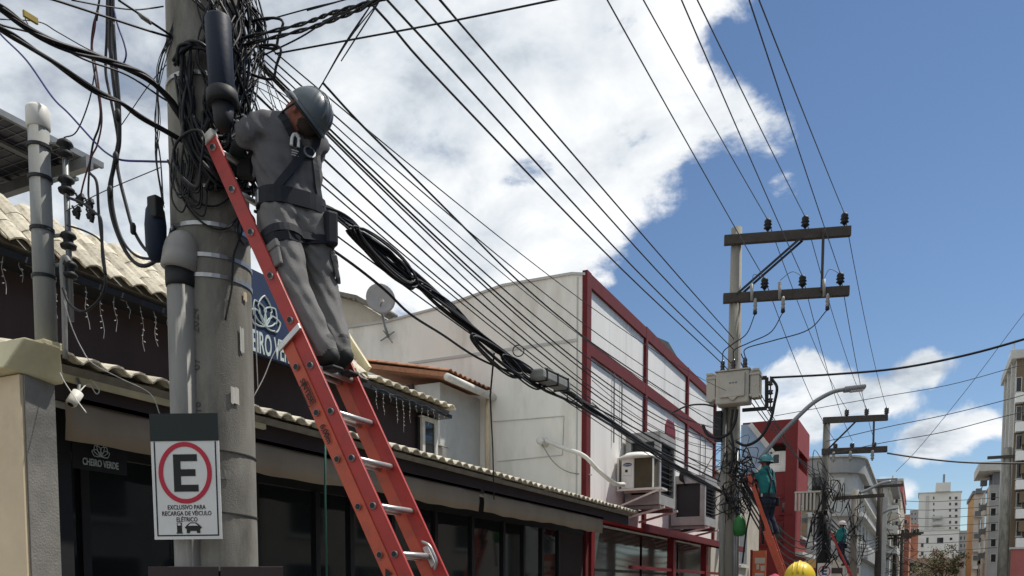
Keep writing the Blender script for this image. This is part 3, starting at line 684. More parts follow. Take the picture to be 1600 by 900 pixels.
# splice closure
def splice(label, top, bot, r, m='closure_blue'):
    t_ = thing('splice_closure', label, 'closure', bot)
    ax = (V(top)-V(bot)); ln = ax.length
    MB().lathe(bot, ax, [(r*.9, 0), (r, .02), (r, ln-.012), (r*.94, ln-.002), (r*.85, ln)], 20).build('housing', m, t_, True)
    MB().lathe(V(bot)-ax.normalized()*.01, ax, [(r*1.12, -.04), (r*1.22, -.03), (r*1.22, .02), (r*1.05, .03)], 20).build('clamp_ring', 'black', t_, True)
    MB().lathe(V(bot)-ax.normalized()*.18, ax, [(r*.5, 0), (r*.75, .04), (r*.85, .15)], 16).build('base', 'black', t_, True)
    return t_
splice('dark blue cylindrical splice closure upright on the large pole', onY(340, 28, 3.42), onY(347, 148, 3.42), .066)
# parking sign
sg0 = EY+ray(291, 745)*4.62; px_ = 4.62/1300
sg = thing('parking_sign', 'white parking sign with E in a red ring on the large pole', 'sign', sg0+V((0, 0, -.35)))
XR = (RT+V((0, 0, .012))).normalized(); ZR = V((0, 0, 1))-XR*XR.z; ZR.normalize(); NR = XR.cross(ZR)
def SP(u, v, o=0.): return sg0+XR*(u*px_)+ZR*(v*px_)+NR*o
def srect(u0, u1, v0, v1, m, name, o, t=.0015): return MB().hexa(SP((u0+u1)/2, (v0+v1)/2, o), XR*((u1-u0)/2*px_), ZR*((v1-v0)/2*px_), NR*t).build(name, m, sg)
srect(-53, 53, -97, 55, 'signwhite', 'plate', 0, .003)
srect(-53, 53, 55.3, 97, 'signdark', 'top_plate', .003, .005)
for u0, u1, v0, v1 in ((-48.5, -46.5, -92, 54), (46.5, 48.5, -92, 54), (-46.4, 46.4, -92, -90)): srect(u0, u1, v0, v1, 'ink', 'border_line', .0036, .0012)
rg_ = MB(); b0 = len(rg_.v)
n_ = 64
for k in range(n_):
    a = 2*math.pi*k/n_
    for (ra, rb, o) in ((41.5, 47.5, .003), (41.5, 47.5, .0062), (34.5, 40.5, .0062), (34.5, 40.5, .003)):
        rg_.v.append(tuple(SP(ra*math.cos(a)-1, 6+rb*math.sin(a), o)))
for k in range(n_):
    k2 = (k+1) % n_
    for j in range(4): rg_.f.append((k*4+j, k2*4+j, k2*4+(j+1) % 4, k*4+(j+1) % 4))
rg_.build('red_ring', 'signred', sg)
MB().prism([SP(u, v, .003) for u, v in ((-19, -23), (19, -23), (19, -12.5), (-8, -12.5), (-8, 1), (15, 1), (15, 11.5), (-8, 11.5), (-8, 24), (18, 24), (18, 34.5), (-19, 34.5))], NR*.003).build('letter', 'ink', sg)
for s_, v in (('EXCLUSIVO PARA', -47.5), ('RECARGA DE VÉICULO', -57), ('ELÉTRICO', -66.5)):
    text('lettering', s_, 'ink', sg, SP(-1, v, .0045), XR, ZR, 9.6*px_, .78, .001, bold=.006)
srect(-17, -9.5, -86, -71, 'ink', 'charger_symbol', .0045); srect(-15.5, -11, -75.5, -72.2, 'signwhite', 'charger_window', .0062); srect(-18, -8.5, -88, -86.3, 'ink', 'charger_foot', .0045)
MB().prism([SP(u, v, .003) for u, v in ((-5, -79), (-2, -75.5), (4, -71), (13, -71), (19, -75.5), (22, -79), (19, -81), (19, -87.5), (14.5, -87.5), (13.5, -84), (3.5, -84), (2.5, -87.5), (-2, -87.5), (-2, -81))], NR*.003).build('car_symbol', 'ink', sg)
MB().prism([SP(u, v, .0058) for u, v in ((.5, -76), (5, -72.5), (12, -72.5), (16.5, -76))], NR*.0015).build('car_windscreen', 'signwhite', sg)
# dark box round the foot of the pole
fb = thing('pole_foot_box', 'dark box enclosing the foot of the large pole', 'box', (PX1, PY1, 0))
c0 = V((PX1, PY1, 0))+camd*.1
for u0, u1 in ((-.40, .0), (.005, .36)):
    MB().hexa(c0+RT*((u0+u1)/2)+camd*.22+V((0, 0, .86)), RT*((u1-u0)/2-.002), V((0, 0, .865)), camd*.02).build('panel', 'brownwall', fb, bev=.004)
MB().hexa(c0+RT*(-.02)+V((0, 0, .86)), RT*.37, V((0, 0, .84)), camd*.19).build('box_body', 'black', fb)
# ------------------------------------------------------------------ extension ladder
def ladder_thing(label, loc): return thing('ladder', label, 'ladder', loc, 'extension ladders leaning on poles')
YN, WID = 3.46, .345
A_, B_ = onY(425, 432, YN), onY(619, 866, YN); ld = (B_-A_).normalized(); pp = V((-ld.z, 0, ld.x)).normalized()
if pp.x < 0: pp = -pp
SPC = (B_-A_).length/6.                       # rung pitch
lad = ladder_thing('large orange-red fibreglass extension ladder carrying the worker in grey', (-1.5, 3.6, 0))
def rail(nm, p, q, y, w, t, m): 
    p = V((p.x, y, p.z)); q = V((q.x, y, q.z)); h = MB()
    h.hexa((p+q)/2, (q-p)/2, pp*(w/2), V((0, t/2-.009, 0)))
    web = h.build(nm, m, lad, bev=.004)
    return web
top = A_+ld*((onY(338, 208, YN)-A_).dot(ld)); flyend = A_+ld*(SPC*10.6)
base_off = -.073
bA = onY(452, 528, YN); bA = A_+ld*((bA-A_).dot(ld)); gz = A_+ld*((0-A_.z)/ld.z)
for s_, y in ((-1, YN), (1, YN+WID)):
    f = rail('rail', top, flyend, y, .078, .036, 'ladder_fly')
    b = rail('rail', bA+pp*base_off, gz+pp*base_off, y+s_*.006, .072, .04, 'ladder_base')
    for q, par in ((top, f),):
        MB().hexa(V((q.x, y, q.z))-ld*.01, ld*.025, pp*.04, V((0, .02, 0))).build('end_cap', 'pvcwhite', par, bev=.008)
def rung(c, off, m='aluminium'):
    a = V((c.x, YN-.012, c.z))+pp*off; b = V((c.x, YN+WID+.012, c.z))+pp*off
    o = MB().tube([a, b], .0165, 10).build('rung', m, lad, True)
    # hole rims on outer rail faces
    for y, dy in ((YN-.0185 if off == 0 else YN-.0275, -1),):
        q = V((c.x, y, c.z))+pp*off
        MB().lathe(q, (0, dy, 0), [(.0165, -.001), (.0172, .002), (.0145, .0030), (.0145, .0025)], 12).build('rim', 'galv', o, True)
        MB().lathe(q, (0, dy, 0), [(.0142, .001), (.0142, .0034)], 10).build('hole', 'ink', o)
for k in range(-4, 11):
    c = A_+ld*(SPC*k*1.0)
    if (c-top).dot(ld) > .05: rung(c, 0.)
k0 = (onY(467, 576, YN)-A_).dot(ld)
for k in range(0, 9):
    c = A_+ld*(k0+SPC*k)
    if c.z > .1: rung(c, base_off)
# clamp strap at the top of the base section, rung lock, markings
sc_ = bA+ld*.02
for y in (YN-.03, YN+WID+.03):
    MB().hexa(V((sc_.x, y, sc_.z))+pp*(base_off/2), pp*.085+ld*-.012, ld*.016, V((0, .006, 0))).build('guide_bracket', 'aluminium', lad, bev=.003)
lk = A_+ld*(SPC*6.0)
lo = MB(); lo.hexa(V((lk.x, YN+WID-.03, lk.z)), ld*.06, pp*.018, V((0, .008, 0))); lo.build('rung_lock', 'steel', lad, bev=.006)
MB().tube(spl([V((lk.x, YN+WID-.045, lk.z))+ld*t_+pp*u for t_, u in ((-.09, .0), (-.05, .03), (0, .035), (.05, .03), (.08, 0))], 5), .008, 6).build('lock_hook', 'steel', lad, True)
def ltext(s_, px, py, size, sx): 
    c = onY(px, py, YN-.028); c = A_+ld*((c-A_).dot(ld))+pp*base_off; c.y = YN-.0265
    text('marking', s_, 'ink', lad, c, ld, pp, size, sx, .001, bold=.015)
    return c
c = ltext('SINTESE', 484, 607, .042, .95); ltext('6,00m', 512, 675, .046, .95)
tq = onY(613, 888, YN-.028); tq = A_+ld*((tq-A_).dot(ld))+pp*base_off; tq.y = YN-.0275
MB().prism([tq+ld*.02+pp*.022, tq+ld*.02-pp*.022, tq-ld*.02], (0, .002, 0)).build('warning_triangle', 'ink', lad)
bx_ = MB()
for (u, v, a, b) in ((0, .026, .06, .0012), (0, -.026, .06, .0012), (.06, 0, .0012, .027), (-.06, 0, .0012, .027)):
    bx_.hexa(c+ld*(u+.018)+pp*v, ld*a, pp*b, V((0, .001, 0)))
stuff(bx_.build('marking_frame', 'ink', lad))
# ------------------------------------------------------------------ other poles
def insul(parent, p, h, r, m='porcelain', ax=(0, 0, 1)):
    MB().lathe(p, ax, [(r*.35, 0), (r*.6, h*.15), (r, h*.2), (r*.7, h*.35), (r*.75, h*.42), (r, h*.48), (r*.7, h*.62), (r*.85, h*.7), (r*.8, h*.85), (r*.45, h)], 12).build('insulator', m, parent, True)
Y2 = 18.6; X2 = -3.7
p2 = thing('utility_pole', 'square-armed concrete pole carrying the transformer at mid street', 'pole', (X2, Y2, 0), 'utility poles along the left pavement')
MB().tube([(X2, Y2, -.2), (X2, Y2, 4.5), (X2, Y2, 9.28)], [.19, .155, .115], 16).build('shaft', 'concrete2', p2, True)
MB().cyl((X2-.17, Y2-.12, 0), (X2-.17, Y2-.12, 5.6), .06, n=10).build('conduit', 'conduit', p2, True)
MB().cyl((X2+.12, Y2-.17, 0), (X2+.12, Y2-.17, 4.6), .045, n=10).build('conduit', 'galv', p2, True)
z = onY(1142, 374, 18.45).z; za = z-.02
aL, aR = V((-3.92, 18.38, za)), onZ(1330, 361, za); aR.y = 19.05; 
arms2 = []
for zc, pxr in ((za, 1330), (onY(1138, 466, 18.45).z-.01, 1328)):
    l = V((-3.92, 18.40, zc)); r_ = V((-1.46, 19.08, zc))
    arms2.append((l, r_)); MB().beam(l, r_, .12, .20).build('crossarm', 'arm', p2, bev=.012)
PIN = {}
for lvl, xs_ in ((0, (1205, 1261, 1320)), (1, (1202, 1259, 1316))):
    l, r_ = arms2[lvl]
    for k, xx in enumerate(xs_):
        t = (xx-1140)/190.; q = l.lerp(r_, t+.03*t*(1-t)); q = q+V((0, 0, .10))
        MB().cyl(q, q+V((0, 0, .08)), .018, n=8).build('pin', 'blackmetal', p2)
        insul(p2, q+V((0, 0, .04)), .24, .088, 'black'); PIN[(2, lvl, k)] = q+V((0, 0, .25))
l, r_ = arms2[1]; lt, rt = arms2[0]
FUSE = []
for k, xx in enumerate((1190, 1232, 1298)):
    q = l.lerp(r_, (xx-1140)/190.)+V((0, -.12, 0))
    MB().cyl(q+V((-.06, -.03, .22)), q+V((-.05, -.03, -.12)), .035, .03, 8).build('fuse_body', 'polymer_grey', p2, True)
    insul(p2, q+V((.02, -.03, -.38)), .30, .045, 'polymer_grey'); FUSE.append(q+V((.02, -.03, -.40)))
    MB().lathe(q+V((.02, -.03, -.42)), (0, 0, 1), [(.02, 0), (.045, .02), (.04, .08)], 8).build('fuse_cap', 'black', p2, True)
for dy in (-.08, .1):
    MB().beam(V((X2+.05, Y2-.1+dy, l.z+.05)), lt.lerp(rt, .62)+V((0, dy, -.08)), .03, .045).build('brace', 'blackmetal', p2)
MB().beam(lt.lerp(rt, .79)+V((0, -.08, .05)), l.lerp(r_, .79)+V((0, -.08, .0)), .05, .07, up=(0, 1, 0)).build('strut', 'arm', p2)
# transformer
tr = thing('transformer', 'beige pole-mounted transformer with side cooling fins', 'transformer', onY(1146, 636, 18.2))
T0, T1 = onY(1119, 634, 18.1), onY(1172, 578, 18.1); TY0, TY1 = 18.0, 18.40
MB().box(T0.x, T1.x, TY0, TY1, T0.z, T1.z).build('tank', 'tankgrey', tr, bev=.03)
q0, q1 = onY(1125, 622, 17.98), onY(1164, 581, 17.98)
MB().box(q0.x, q1.x, TY0-.05, TY0-.001, q0.z, q1.z).build('front_panel', 'tankgrey', tr, bev=.008)
MB().prism([(q0.x+.18, TY0-.05, q0.z), (q0.x+.36, TY0-.05, q0.z), (q0.x+.29, TY0-.05, q0.z-.07), (q0.x+.25, TY0-.05, q0.z-.07)], (0, .04, 0)).build('panel_lug', 'tankgrey', tr)
for k in range(3): MB().box(q0.x+.19+k*.06, q0.x+.235+k*.06, TY0-.053, TY0-.0505, q0.z+.27, q0.z+.30).build('plate_mark', 'shutter', tr)
MB().box(T0.x-.02, T1.x+.02, TY0-.02, TY1+.02, T1.z+.001, T1.z+.03).build('lid', 'tankgrey', tr, bev=.006)
for sx, x0 in ((-1, T0.x), (1, T1.x)):
    for k in range(4):
        y = TY0+.04+k*.10
        MB().box(x0+sx*.02, x0+sx*.20, y, y+.018, T0.z+.10, T1.z-.02).build('cooling_fin', 'tankgrey', tr)
    for zc in (T0.z+.14, T1.z-.10): MB().box(x0, x0+sx*.21, TY0+.02, TY1-.03, zc-.02, zc+.02).build('fin_header', 'tankgrey', tr)
    for zc in (T0.z+.1, T1.z-.02): MB().box(x0+sx*.06, x0+sx*.2, TY0+.01, TY0+.03, zc-.02, zc+.02).build('fin_end', 'tankgrey', tr)
BUSH = []
for xx in (1129, 1146, 1164):
    q = onY(xx, 578, 18.2); q.z = T1.z+.03; insul(tr, q, .26, .055); BUSH.append(q+V((0, 0, .26)))
MB().box(T0.x+.25, T1.x-.25, TY1, Y2-.12, T0.z+.1, T0.z+.25).box(T0.x+.25, T1.x-.25, TY1, Y2-.12, T1.z-.25, T1.z-.1).build('hanger', 'galv', tr)
# black square frame with an insulator rack
fk = thing('secondary_rack', 'black steel frame with a vertical row of insulators beside the transformer', 'rack', onY(1180, 640, 18.5))
a, b, c, d = [onY(x, y, 18.45) for x, y in ((1160, 641), (1198, 638), (1198, 590), (1178, 592))]
for i, j in ((a, b), (b, c), (c, d)): MB().beam(i, j, .06, .07).build('frame_bar', 'blackmetal', fk)
for y in (598, 612, 625, 638):
    q = onY(1204, y, 18.4); MB().lathe(q-V((0, 0, .06)), (0, 0, 1), [(.03, 0), (.06, .02), (.035, .05), (.06, .08), (.03, .1)], 10).build('insulator', 'porcelain', fk, True)
MB().cyl(onY(1204, 645, 18.4), onY(1204, 588, 18.4), .015, n=6).build('rod', 'blackmetal', fk)
sp = thing('black_control_box', 'narrow black box on the pole below the transformer', 'box', onY(1122, 690, 18.4))
a, b = onY(1116, 690, 18.35), onY(1128, 642, 18.35)
MB().box(a.x, b.x, 18.3, 18.5, a.z, b.z).build('box_body', 'black', sp, bev=.01)
MB().beam((b.x, 18.45, a.z+.3), (X2-.1, 18.55, a.z+.3), .05, .05).build('bracket', 'blackmetal', sp)
# street lamps
def lamp(label, pts, hd0, hd1, r, Yv):
    t_ = thing('street_lamp', label, 'street lamp', pts[0], 'street lamps on the left poles')
    MB().tube(spl(pts, 8), r, 10).build('arm', 'lampgrey', t_, True)
    d_ = (hd1-hd0); u_ = d_.normalized(); sd = u_.cross(V((0, 0, 1))).normalized()
    MB().hexa((hd0+hd1)/2, d_/2, sd*.13, V((0, 0, .045))).build('lamp_head', 'lampgrey', t_, bev=.03)
    MB().hexa((hd0+hd1)/2-V((0, 0, .05))+u_*.05, d_*.3, sd*.09, V((0, 0, .012))).build('lens', 'signwhite', t_)
    return t_
lamp('curved street lamp arm reaching over the street from the transformer pole', [onY(1187, 718, 18.4), onY(1215, 684, 18.4), onY(1243, 655, 18.4), onY(1270, 630, 18.5), onY(1300, 613, 18.6), onY(1326, 607, 18.7)], onY(1318, 609, 18.7), onY(1352, 605, 18.8), .045, Y2)
# pole 3
Y3 = 38.5
p3 = thing('utility_pole', 'grey pole with two dark crossarms behind the curved street lamp', 'pole', (X2, Y3, 0), 'utility poles along the left pavement')
MB().tube([(X2, Y3, -.2), (X2, Y3, 8.9)], [.22, .14], 12).build('shaft', 'concrete3', p3, True)
arms3 = []
for y0, y1, x0, x1 in ((657, 654, 1286, 1387), (706, 702, 1284, 1386)):
    l = onY(x0, y0, Y3-.2); r_ = onZ(x1, y1, l.z) if False else onY(x1, y1, Y3+.6); r_.z = l.z+.05
    arms3.append((l, r_)); MB().beam(l, r_, .14, .26).build('crossarm', 'arm', p3, bev=.01)
for lvl, xs_ in ((0, (1322, 1353, 1384)), (1, (1306, 1332, 1366))):
    l, r_ = arms3[lvl]
    for k, xx in enumerate(xs_):
        q = l.lerp(r_, (xx-1285)/101.); q.z += .12
        insul(p3, q, .30 if lvl == 0 else .2, .11); PIN[(3, lvl, k)] = q+V((0, 0, .3))
        if lvl: insul(p3, q+V((-.05, -.15, -.6)), .45, .08, 'polymer_grey')
MB().beam(V((X2, Y3-.2, arms3[1][0].z)), arms3[0][0].lerp(arms3[0][1], .55), .05, .07).build('brace', 'blackmetal', p3)
MB().beam(arms3[0][0].lerp(arms3[0][1], .79), arms3[1][0].lerp(arms3[1][1], .79), .08, .1, up=(0, 1, 0)).build('strut', 'arm', p3)
# ribbed transformer on pole 3
t3 = thing('transformer', 'grey ribbed transformer on the pole behind the lamp', 'transformer', onY(1262, 800, Y3-.6))
a, b = onY(1246, 800, Y3-.6), onY(1283, 768, Y3-.6)
MB().box(a.x+.25, b.x, Y3-.5, Y3-.2, a.z, b.z).build('tank', 'tankgrey', t3, bev=.03)
for k in range(6): MB().box(a.x+k*.15-.1, a.x+k*.15-.02, Y3-.75, Y3-.5, a.z+.05, b.z-.05).build('cooling_fin', 'tankgrey', t3)
MB().box(a.x-.12, b.x, Y3-.76, Y3-.2, b.z-.04, b.z+.03).build('lid', 'tankgrey', t3)
s3 = thing('parking_sign', 'small white parking sign with E on the pole behind the lamp', 'sign', onY(1288, 900, Y3-.4))
c = onY(1288, 890, Y3-.32)
MB().box(c.x-.28, c.x+.28, Y3-.32, Y3-.29, c.z-.75, c.z+.28).build('plate', 'signwhite', s3)
text('letter', 'E', 'acblue', s3, (c.x, Y3-.325, c.z-.08), (1, 0, 0), (0, 0, 1), .45, 1., .002, bold=.03)
MB().ring((c.x, Y3-.322, c.z-.08), (0, -1, 0), .25, .04, .003, 32).build('ring', 'signred', s3)
MB().cyl((X2, Y3, 1.9), (X2, Y3, 5.0), .30, n=12).build('cable_wrap', 'black', p3, True)
# further poles
for k, (pxp, Yp, ztop, lb) in enumerate(((1333, 47, 766, 'thin pole with short arm between the third pole and the beige flats'), (1372, 62, 752, 'dark pole with lamp arm in front of the grey rounded building'), (1398, 88, 835, 'far thin pole before the red house'), (1408, 105, 833, 'farthest thin pole near the white low houses'))):
    b = onY(pxp, 880, Yp); tz = onY(pxp, ztop, Yp).z
    t_ = thing('utility_pole', lb, 'pole', (b.x, Yp, 0), 'utility poles along the left pavement')
    MB().tube([(b.x, Yp, -.2), (b.x, Yp, tz)], [.24, .17], 10).build('shaft', 'concrete2' if k == 0 else 'arm', t_, True)
    MB().beam((b.x-1.0, Yp-.2, tz-.4), (b.x+1.4, Yp-.2, tz-.35), .14, .18).build('crossarm', 'arm', t_)
    if k > 1:
        MB().beam((b.x-1.6, Yp-.2, tz-.1), (b.x+2.2, Yp-.2, tz-.05), .16, .22).build('crossarm', 'arm', t_)
        for j in range(4): insul(t_, V((b.x-1.4+j, Yp-.2, tz+.05)), .4, .16)
lamp('bent lamp arm on the dark pole before the grey rounded building', [onY(1335, 770, 55), onY(1350, 768, 55), onY(1375, 756, 55), onY(1392, 752, 55)], onY(1388, 753, 55), onY(1398, 752, 55), .09, 55)
lamp('thin lamp arm low on the far dark pole', [onY(1372, 808, 62), onY(1382, 800, 62), onY(1392, 796, 62), onY(1400, 795, 62)], onY(1396, 795, 62), onY(1404, 794, 62), .08, 62)
b = onX(1567, 880, 6.6)
rp = thing('utility_pole', 'tall grey pole on the right pavement before the brown tower', 'pole', (b.x, b.y, 0))
tz = onY(1567, 700, b.y).z
MB().tube([(b.x, b.y, -.2), (b.x, b.y, tz)], [.45, .32], 12).build('shaft', 'concrete', rp, True)
MB().beam((b.x-1.5, b.y-.3, tz-.8), (b.x+2, b.y-.3, tz-.8), .2, .25).build('crossarm', 'arm', rp)
# orange sign and pink cloth by the second pole
oz = thing('orange_sign', 'upright orange banner sign beside the transformer pole', 'sign', onY(1186, 900, 21))
a, b = onY(1175, 905, 21), onY(1197, 860, 21)
MB().box(a.x, b.x, 21, 21.06, a.z-.5, b.z).build('panel', 'orangesign', oz)
MB().box(a.x-.05, a.x-.003, 20.98, 21.08, 0, b.z+.02).build('post', 'redpaint', oz)
for u0, u1, v0, v1 in ((.06, .30, .38, .52), (.10, .16, .24, .36), (.2, .3, .2, .33), (.07, .28, .08, .15), (.1, .25, -.06, .0)):
    MB().box(a.x+u0, a.x+u1, 20.99, 20.998, a.z+v0, a.z+v1).build('faded_print', 'beigebuild', oz)
pk = thing('pink_parasol', 'pink fabric canopy low behind the yellow helmet', 'parasol', onY(1212, 900, 24))
c = onY(1211, 893, 24)
MB().lathe(c+V((0, 0, -.3)), (0, 0, 1), [(.40, 0), (.38, .02), (.2, .16), (.02, .24)], 8).build('canopy', 'pinkcloth', pk)
MB().cyl((c.x, c.y, 0), (c.x, c.y, c.z-.1), .02, n=6).build('pole', 'galv', pk)
# green bag hanging on pole 2
gbg = thing('green_bag', 'green bag hanging from cables on the transformer pole', 'bag', onY(1155, 838, 18.1))
c = onY(1155, 838, 18.1)
MB().lathe(c, (0, 0, 1), [(.06, 0), (.11, .03), (.135, .12), (.13, .28), (.09, .38), (.04, .43), (.02, .45)], 12).build('bag_body', 'greenbag', gbg, True)
MB().tube([c+V((0, 0, .44)), c+V((.02, .02, .6)), c+V((0, .1, .75))], .015, 6).build('strap', 'black', gbg)
# ------------------------------------------------------------------ figures: smooth union of tapered limbs, meshed by surface nets
def seg_d(P, a, ra, b, rb):
    a = np.array(a); ba = np.array(b)-a; L2 = max(float(ba@ba), 1e-9)
    t = np.clip(((P-a)@ba)/L2, 0, 1); return np.linalg.norm(P-a-t[..., None]*ba, axis=-1)-(ra+(rb-ra)*t)
def field(P, caps, fold=.0):
    d = None; best = None; mi = None
    for (a, ra, b, rb, m, k) in caps:
        e = seg_d(P, a, ra, b, rb)
        if fold and m in (0, 1):
            x, y, z = P[..., 0], P[..., 1], P[..., 2]
            e = e+fold*(np.sin(31*z+9*np.sin(14*x+5*z)+7*y)*.6+np.sin(47*x+23*z+6*np.sin(19*y))*.4+np.sin(70*(z+.6*x-.4*y))*.25)
        if d is None: d = e.copy(); best = e.copy(); mi = np.full(e.shape, m)
        else:
            w = e < best; best = np.where(w, e, best); mi = np.where(w, m, mi)
            h = np.clip(.5+.5*(d-e)/k, 0, 1); d = d*(1-h)+e*h-k*h*(1-h)
    return d, mi
def snet(caps, h, mats, name, parent, fold=0.):
    pts = np.array([c[i] for c in caps for i in (0, 2)]); rm = max(max(c[1], c[3]) for c in caps)+.03
    lo, hi = pts.min(0)-rm, pts.max(0)+rm; n = np.ceil((hi-lo)/h).astype(int)+1
    ax = [lo[i]+h*np.arange(n[i]) for i in range(3)]
    G = np.stack(np.meshgrid(*ax, indexing='ij'), -1).reshape(-1, 3)
    val = np.concatenate([field(ch, caps, fold)[0] for ch in np.array_split(G, 8)]).reshape(n)
    s = val < 0; C = [(i, j, k) for i in (0, 1) for j in (0, 1) for k in (0, 1)]
    sl_ = lambda A, c: A[c[0]:A.shape[0]-1+c[0], c[1]:A.shape[1]-1+c[1], c[2]:A.shape[2]-1+c[2]]
    cnt = sum(sl_(s, c).astype(int) for c in C); act = (cnt > 0) & (cnt < 8)
    acc = np.zeros(act.shape+(3,)); num = np.zeros(act.shape)
    for ia, a in enumerate(C):
        for b in C[ia+1:]:
            if sum(abs(a[i]-b[i]) for i in range(3)) != 1: continue
            va, vb = sl_(val, a), sl_(val, b); cr_ = (va < 0) != (vb < 0)
            t = np.where(cr_, va/np.where(va == vb, 1, va-vb), 0)
            for i in range(3): acc[..., i] += np.where(cr_, a[i]+t*(b[i]-a[i]), 0)
            num += cr_
    idx = -np.ones(act.shape, int); ii = np.argwhere(act); idx[act] = np.arange(len(ii))
    vv = lo+h*(ii+acc[act]/num[act][:, None])
    faces = []
    for ax_ in range(3):
        u, w = [(1, 2), (2, 0), (0, 1)][ax_]
        s0 = np.take(s, range(0, n[ax_]-1), ax_); s1 = np.take(s, range(1, n[ax_]), ax_)
        e = np.argwhere(s0 != s1)
        ok = (e[:, u] > 0) & (e[:, w] > 0) & (e[:, u] < n[u]-1) & (e[:, w] < n[w]-1); e = e[ok]
        fl = s0[tuple(e.T)]
        q = []
        for du, dw in ((0, 0), (-1, 0), (-1, -1), (0, -1)):
            g = e.copy(); g[:, u] += du; g[:, w] += dw; q.append(idx[tuple(g.T)])
        q = np.stack(q, 1); q[~fl] = q[~fl][:, ::-1]; faces.append(q)
    faces = np.concatenate(faces)
    me = bpy.data.meshes.new(name); me.from_pydata(vv.tolist(), [], faces.tolist()); me.update()
    for m in mats: me.materials.append(M[m])
    cen = vv[faces].mean(1); mi = field(cen, caps)[1]
    me.polygons.foreach_set('material_index', mi.astype(np.int32)); me.polygons.foreach_set('use_smooth', [True]*len(faces))
    return mk(name, me, None, parent)
def hug(pts, caps, ctr, off):
    out = []
    for p, c in zip(pts, ctr):
        p, c = V(p), V(c); d_ = (p-c).normalized(); q = c.copy()
        lo_, hi_ = 0., .6
        for _ in range(18):
            mid = (lo_+hi_)/2
            f = field(np.array([tuple(c+d_*mid)]), caps)[0][0]
            if f < off: lo_ = mid
            else: hi_ = mid
        out.append(c+d_*lo_)
    return out
def helmet(parent, c, up_, fw_, m, s=1.):
    up_ = V(up_).normalized(); fw_ = V(fw_); fw_ = (fw_-up_*fw_.dot(up_)).normalized(); lt_ = up_.cross(fw_)
    b = MB(); rows = 9; n = 28
    for i in range(rows+1):
        a = i/rows*math.pi/2
        for k in range(n):
            w = 2*math.pi*k/n; ridge = 1+.03*(abs(math.sin(w*1.0)) < .22)*math.sin(a)
            b.v.append(tuple(V(c)+(fw_*(.150*math.cos(w))+lt_*(.122*math.sin(w)))*(math.cos(a)*s)+up_*((.140*math.sin(a)*ridge-.01)*s)))
    for i in range(rows):
        for k in range(n): b.f.append((i*n+k, i*n+(k+1) % n, (i+1)*n+(k+1) % n, (i+1)*n+k))
    o = b.build('helmet', m, parent, True)
    br = MB()
    for k in range(n):
        w = 2*math.pi*k/n; f = max(0, math.cos(w))**3
        for r_, z in ((.985, .004), (1.06+.28*f, -.012-.02*f), (1.06+.28*f, -.02-.02*f), (.96, -.02)):
            br.v.append(tuple(V(c)+(fw_*(.150*math.cos(w))+lt_*(.122*math.sin(w)))*(r_*s)+up_*((z-.01)*s)))
    for k in range(n):
        k2 = (k+1) % n
        for j in range(4): br.f.append((k*4+j, k2*4+j, k2*4+(j+1) % 4, k*4+(j+1) % 4))
    br.build('brim', m, o, True)
    for q in (-.32, 0, .32):
        MB().tube([V(c)+lt_*(q*.12*s)+fw_*(.146*s*math.cos(a))*(1-.1*abs(q))+up_*((.137*math.sin(a)*(1-.18*abs(q))-.008)*s) for a in [i*math.pi/16+.12 for i in range(15)]], .011*s if q == 0 else .007*s, 6).build('ridge', m, o, True)
    band = []
    for k in range(15):
        w = math.pi*(k/14)-math.pi/2+math.pi
        band.append(V(c)+(fw_*(.152*math.cos(w))+lt_*(.125*math.sin(w)))*(.9*s)-up_*(.035*s))
    MB().tube(band, .013*s, 6).build('headband', 'strapblack', o, True)
    MB().tube(spl([V(c)+lt_*(.115*s)-up_*(.03*s), V(c)+lt_*(.10*s)+fw_*(.03*s)-up_*(.13*s), V(c)+fw_*(.09*s)-up_*(.20*s), V(c)-lt_*(.10*s)+fw_*(.03*s)-up_*(.13*s), V(c)-lt_*(.115*s)-up_*(.03*s)], 5), .006*s, 5).build('chin_strap', 'strapblack', o, True)
    return o
def glove(parent, wr, aim, palm, m, h=.006, curl=.5, side=1, s=1.):
    wr, aim, palm = V(wr), V(aim).normalized(), V(palm); palm = (palm-aim*palm.dot(aim)).normalized(); lt_ = aim.cross(palm)*side
    T = lambda p: tuple(p)
    caps = [(T(wr-aim*.05*s), .036*s, T(wr+aim*.01*s), .033*s, 0, .01)]
    for k in range(4):
        u = (-.028+.0187*k)*s; base = wr+aim*(.088*s)+lt_*u
        caps.append((T(wr+aim*.01*s+lt_*u*.7), .02*s, T(base), .0135*s, 0, .012))
        ln = (.072, .082, .078, .06)[k]*s; a = 0.; p = base
        for j, f in enumerate((.45, .32, .23)):
            a += curl*(.5 if j == 0 else .9); q = p+(aim*math.cos(a)+palm*math.sin(a))*(ln*f)
            caps.append((T(p), (.0115-.001*j)*s, T(q), (.0105-.001*j)*s, 0, .003)); p = q
    p = wr+aim*.03*s-lt_*.03*s
    for d_, ln in ((aim*.6-lt_*.75+palm*.3, .04), (aim*.85-lt_*.3+palm*.5, .034)):
        q = p+d_.normalized()*ln*s; caps.append((T(p), .0145*s, T(q), .012*s, 0, .006)); p = q
    return snet(caps, h, [m], 'glove', parent)
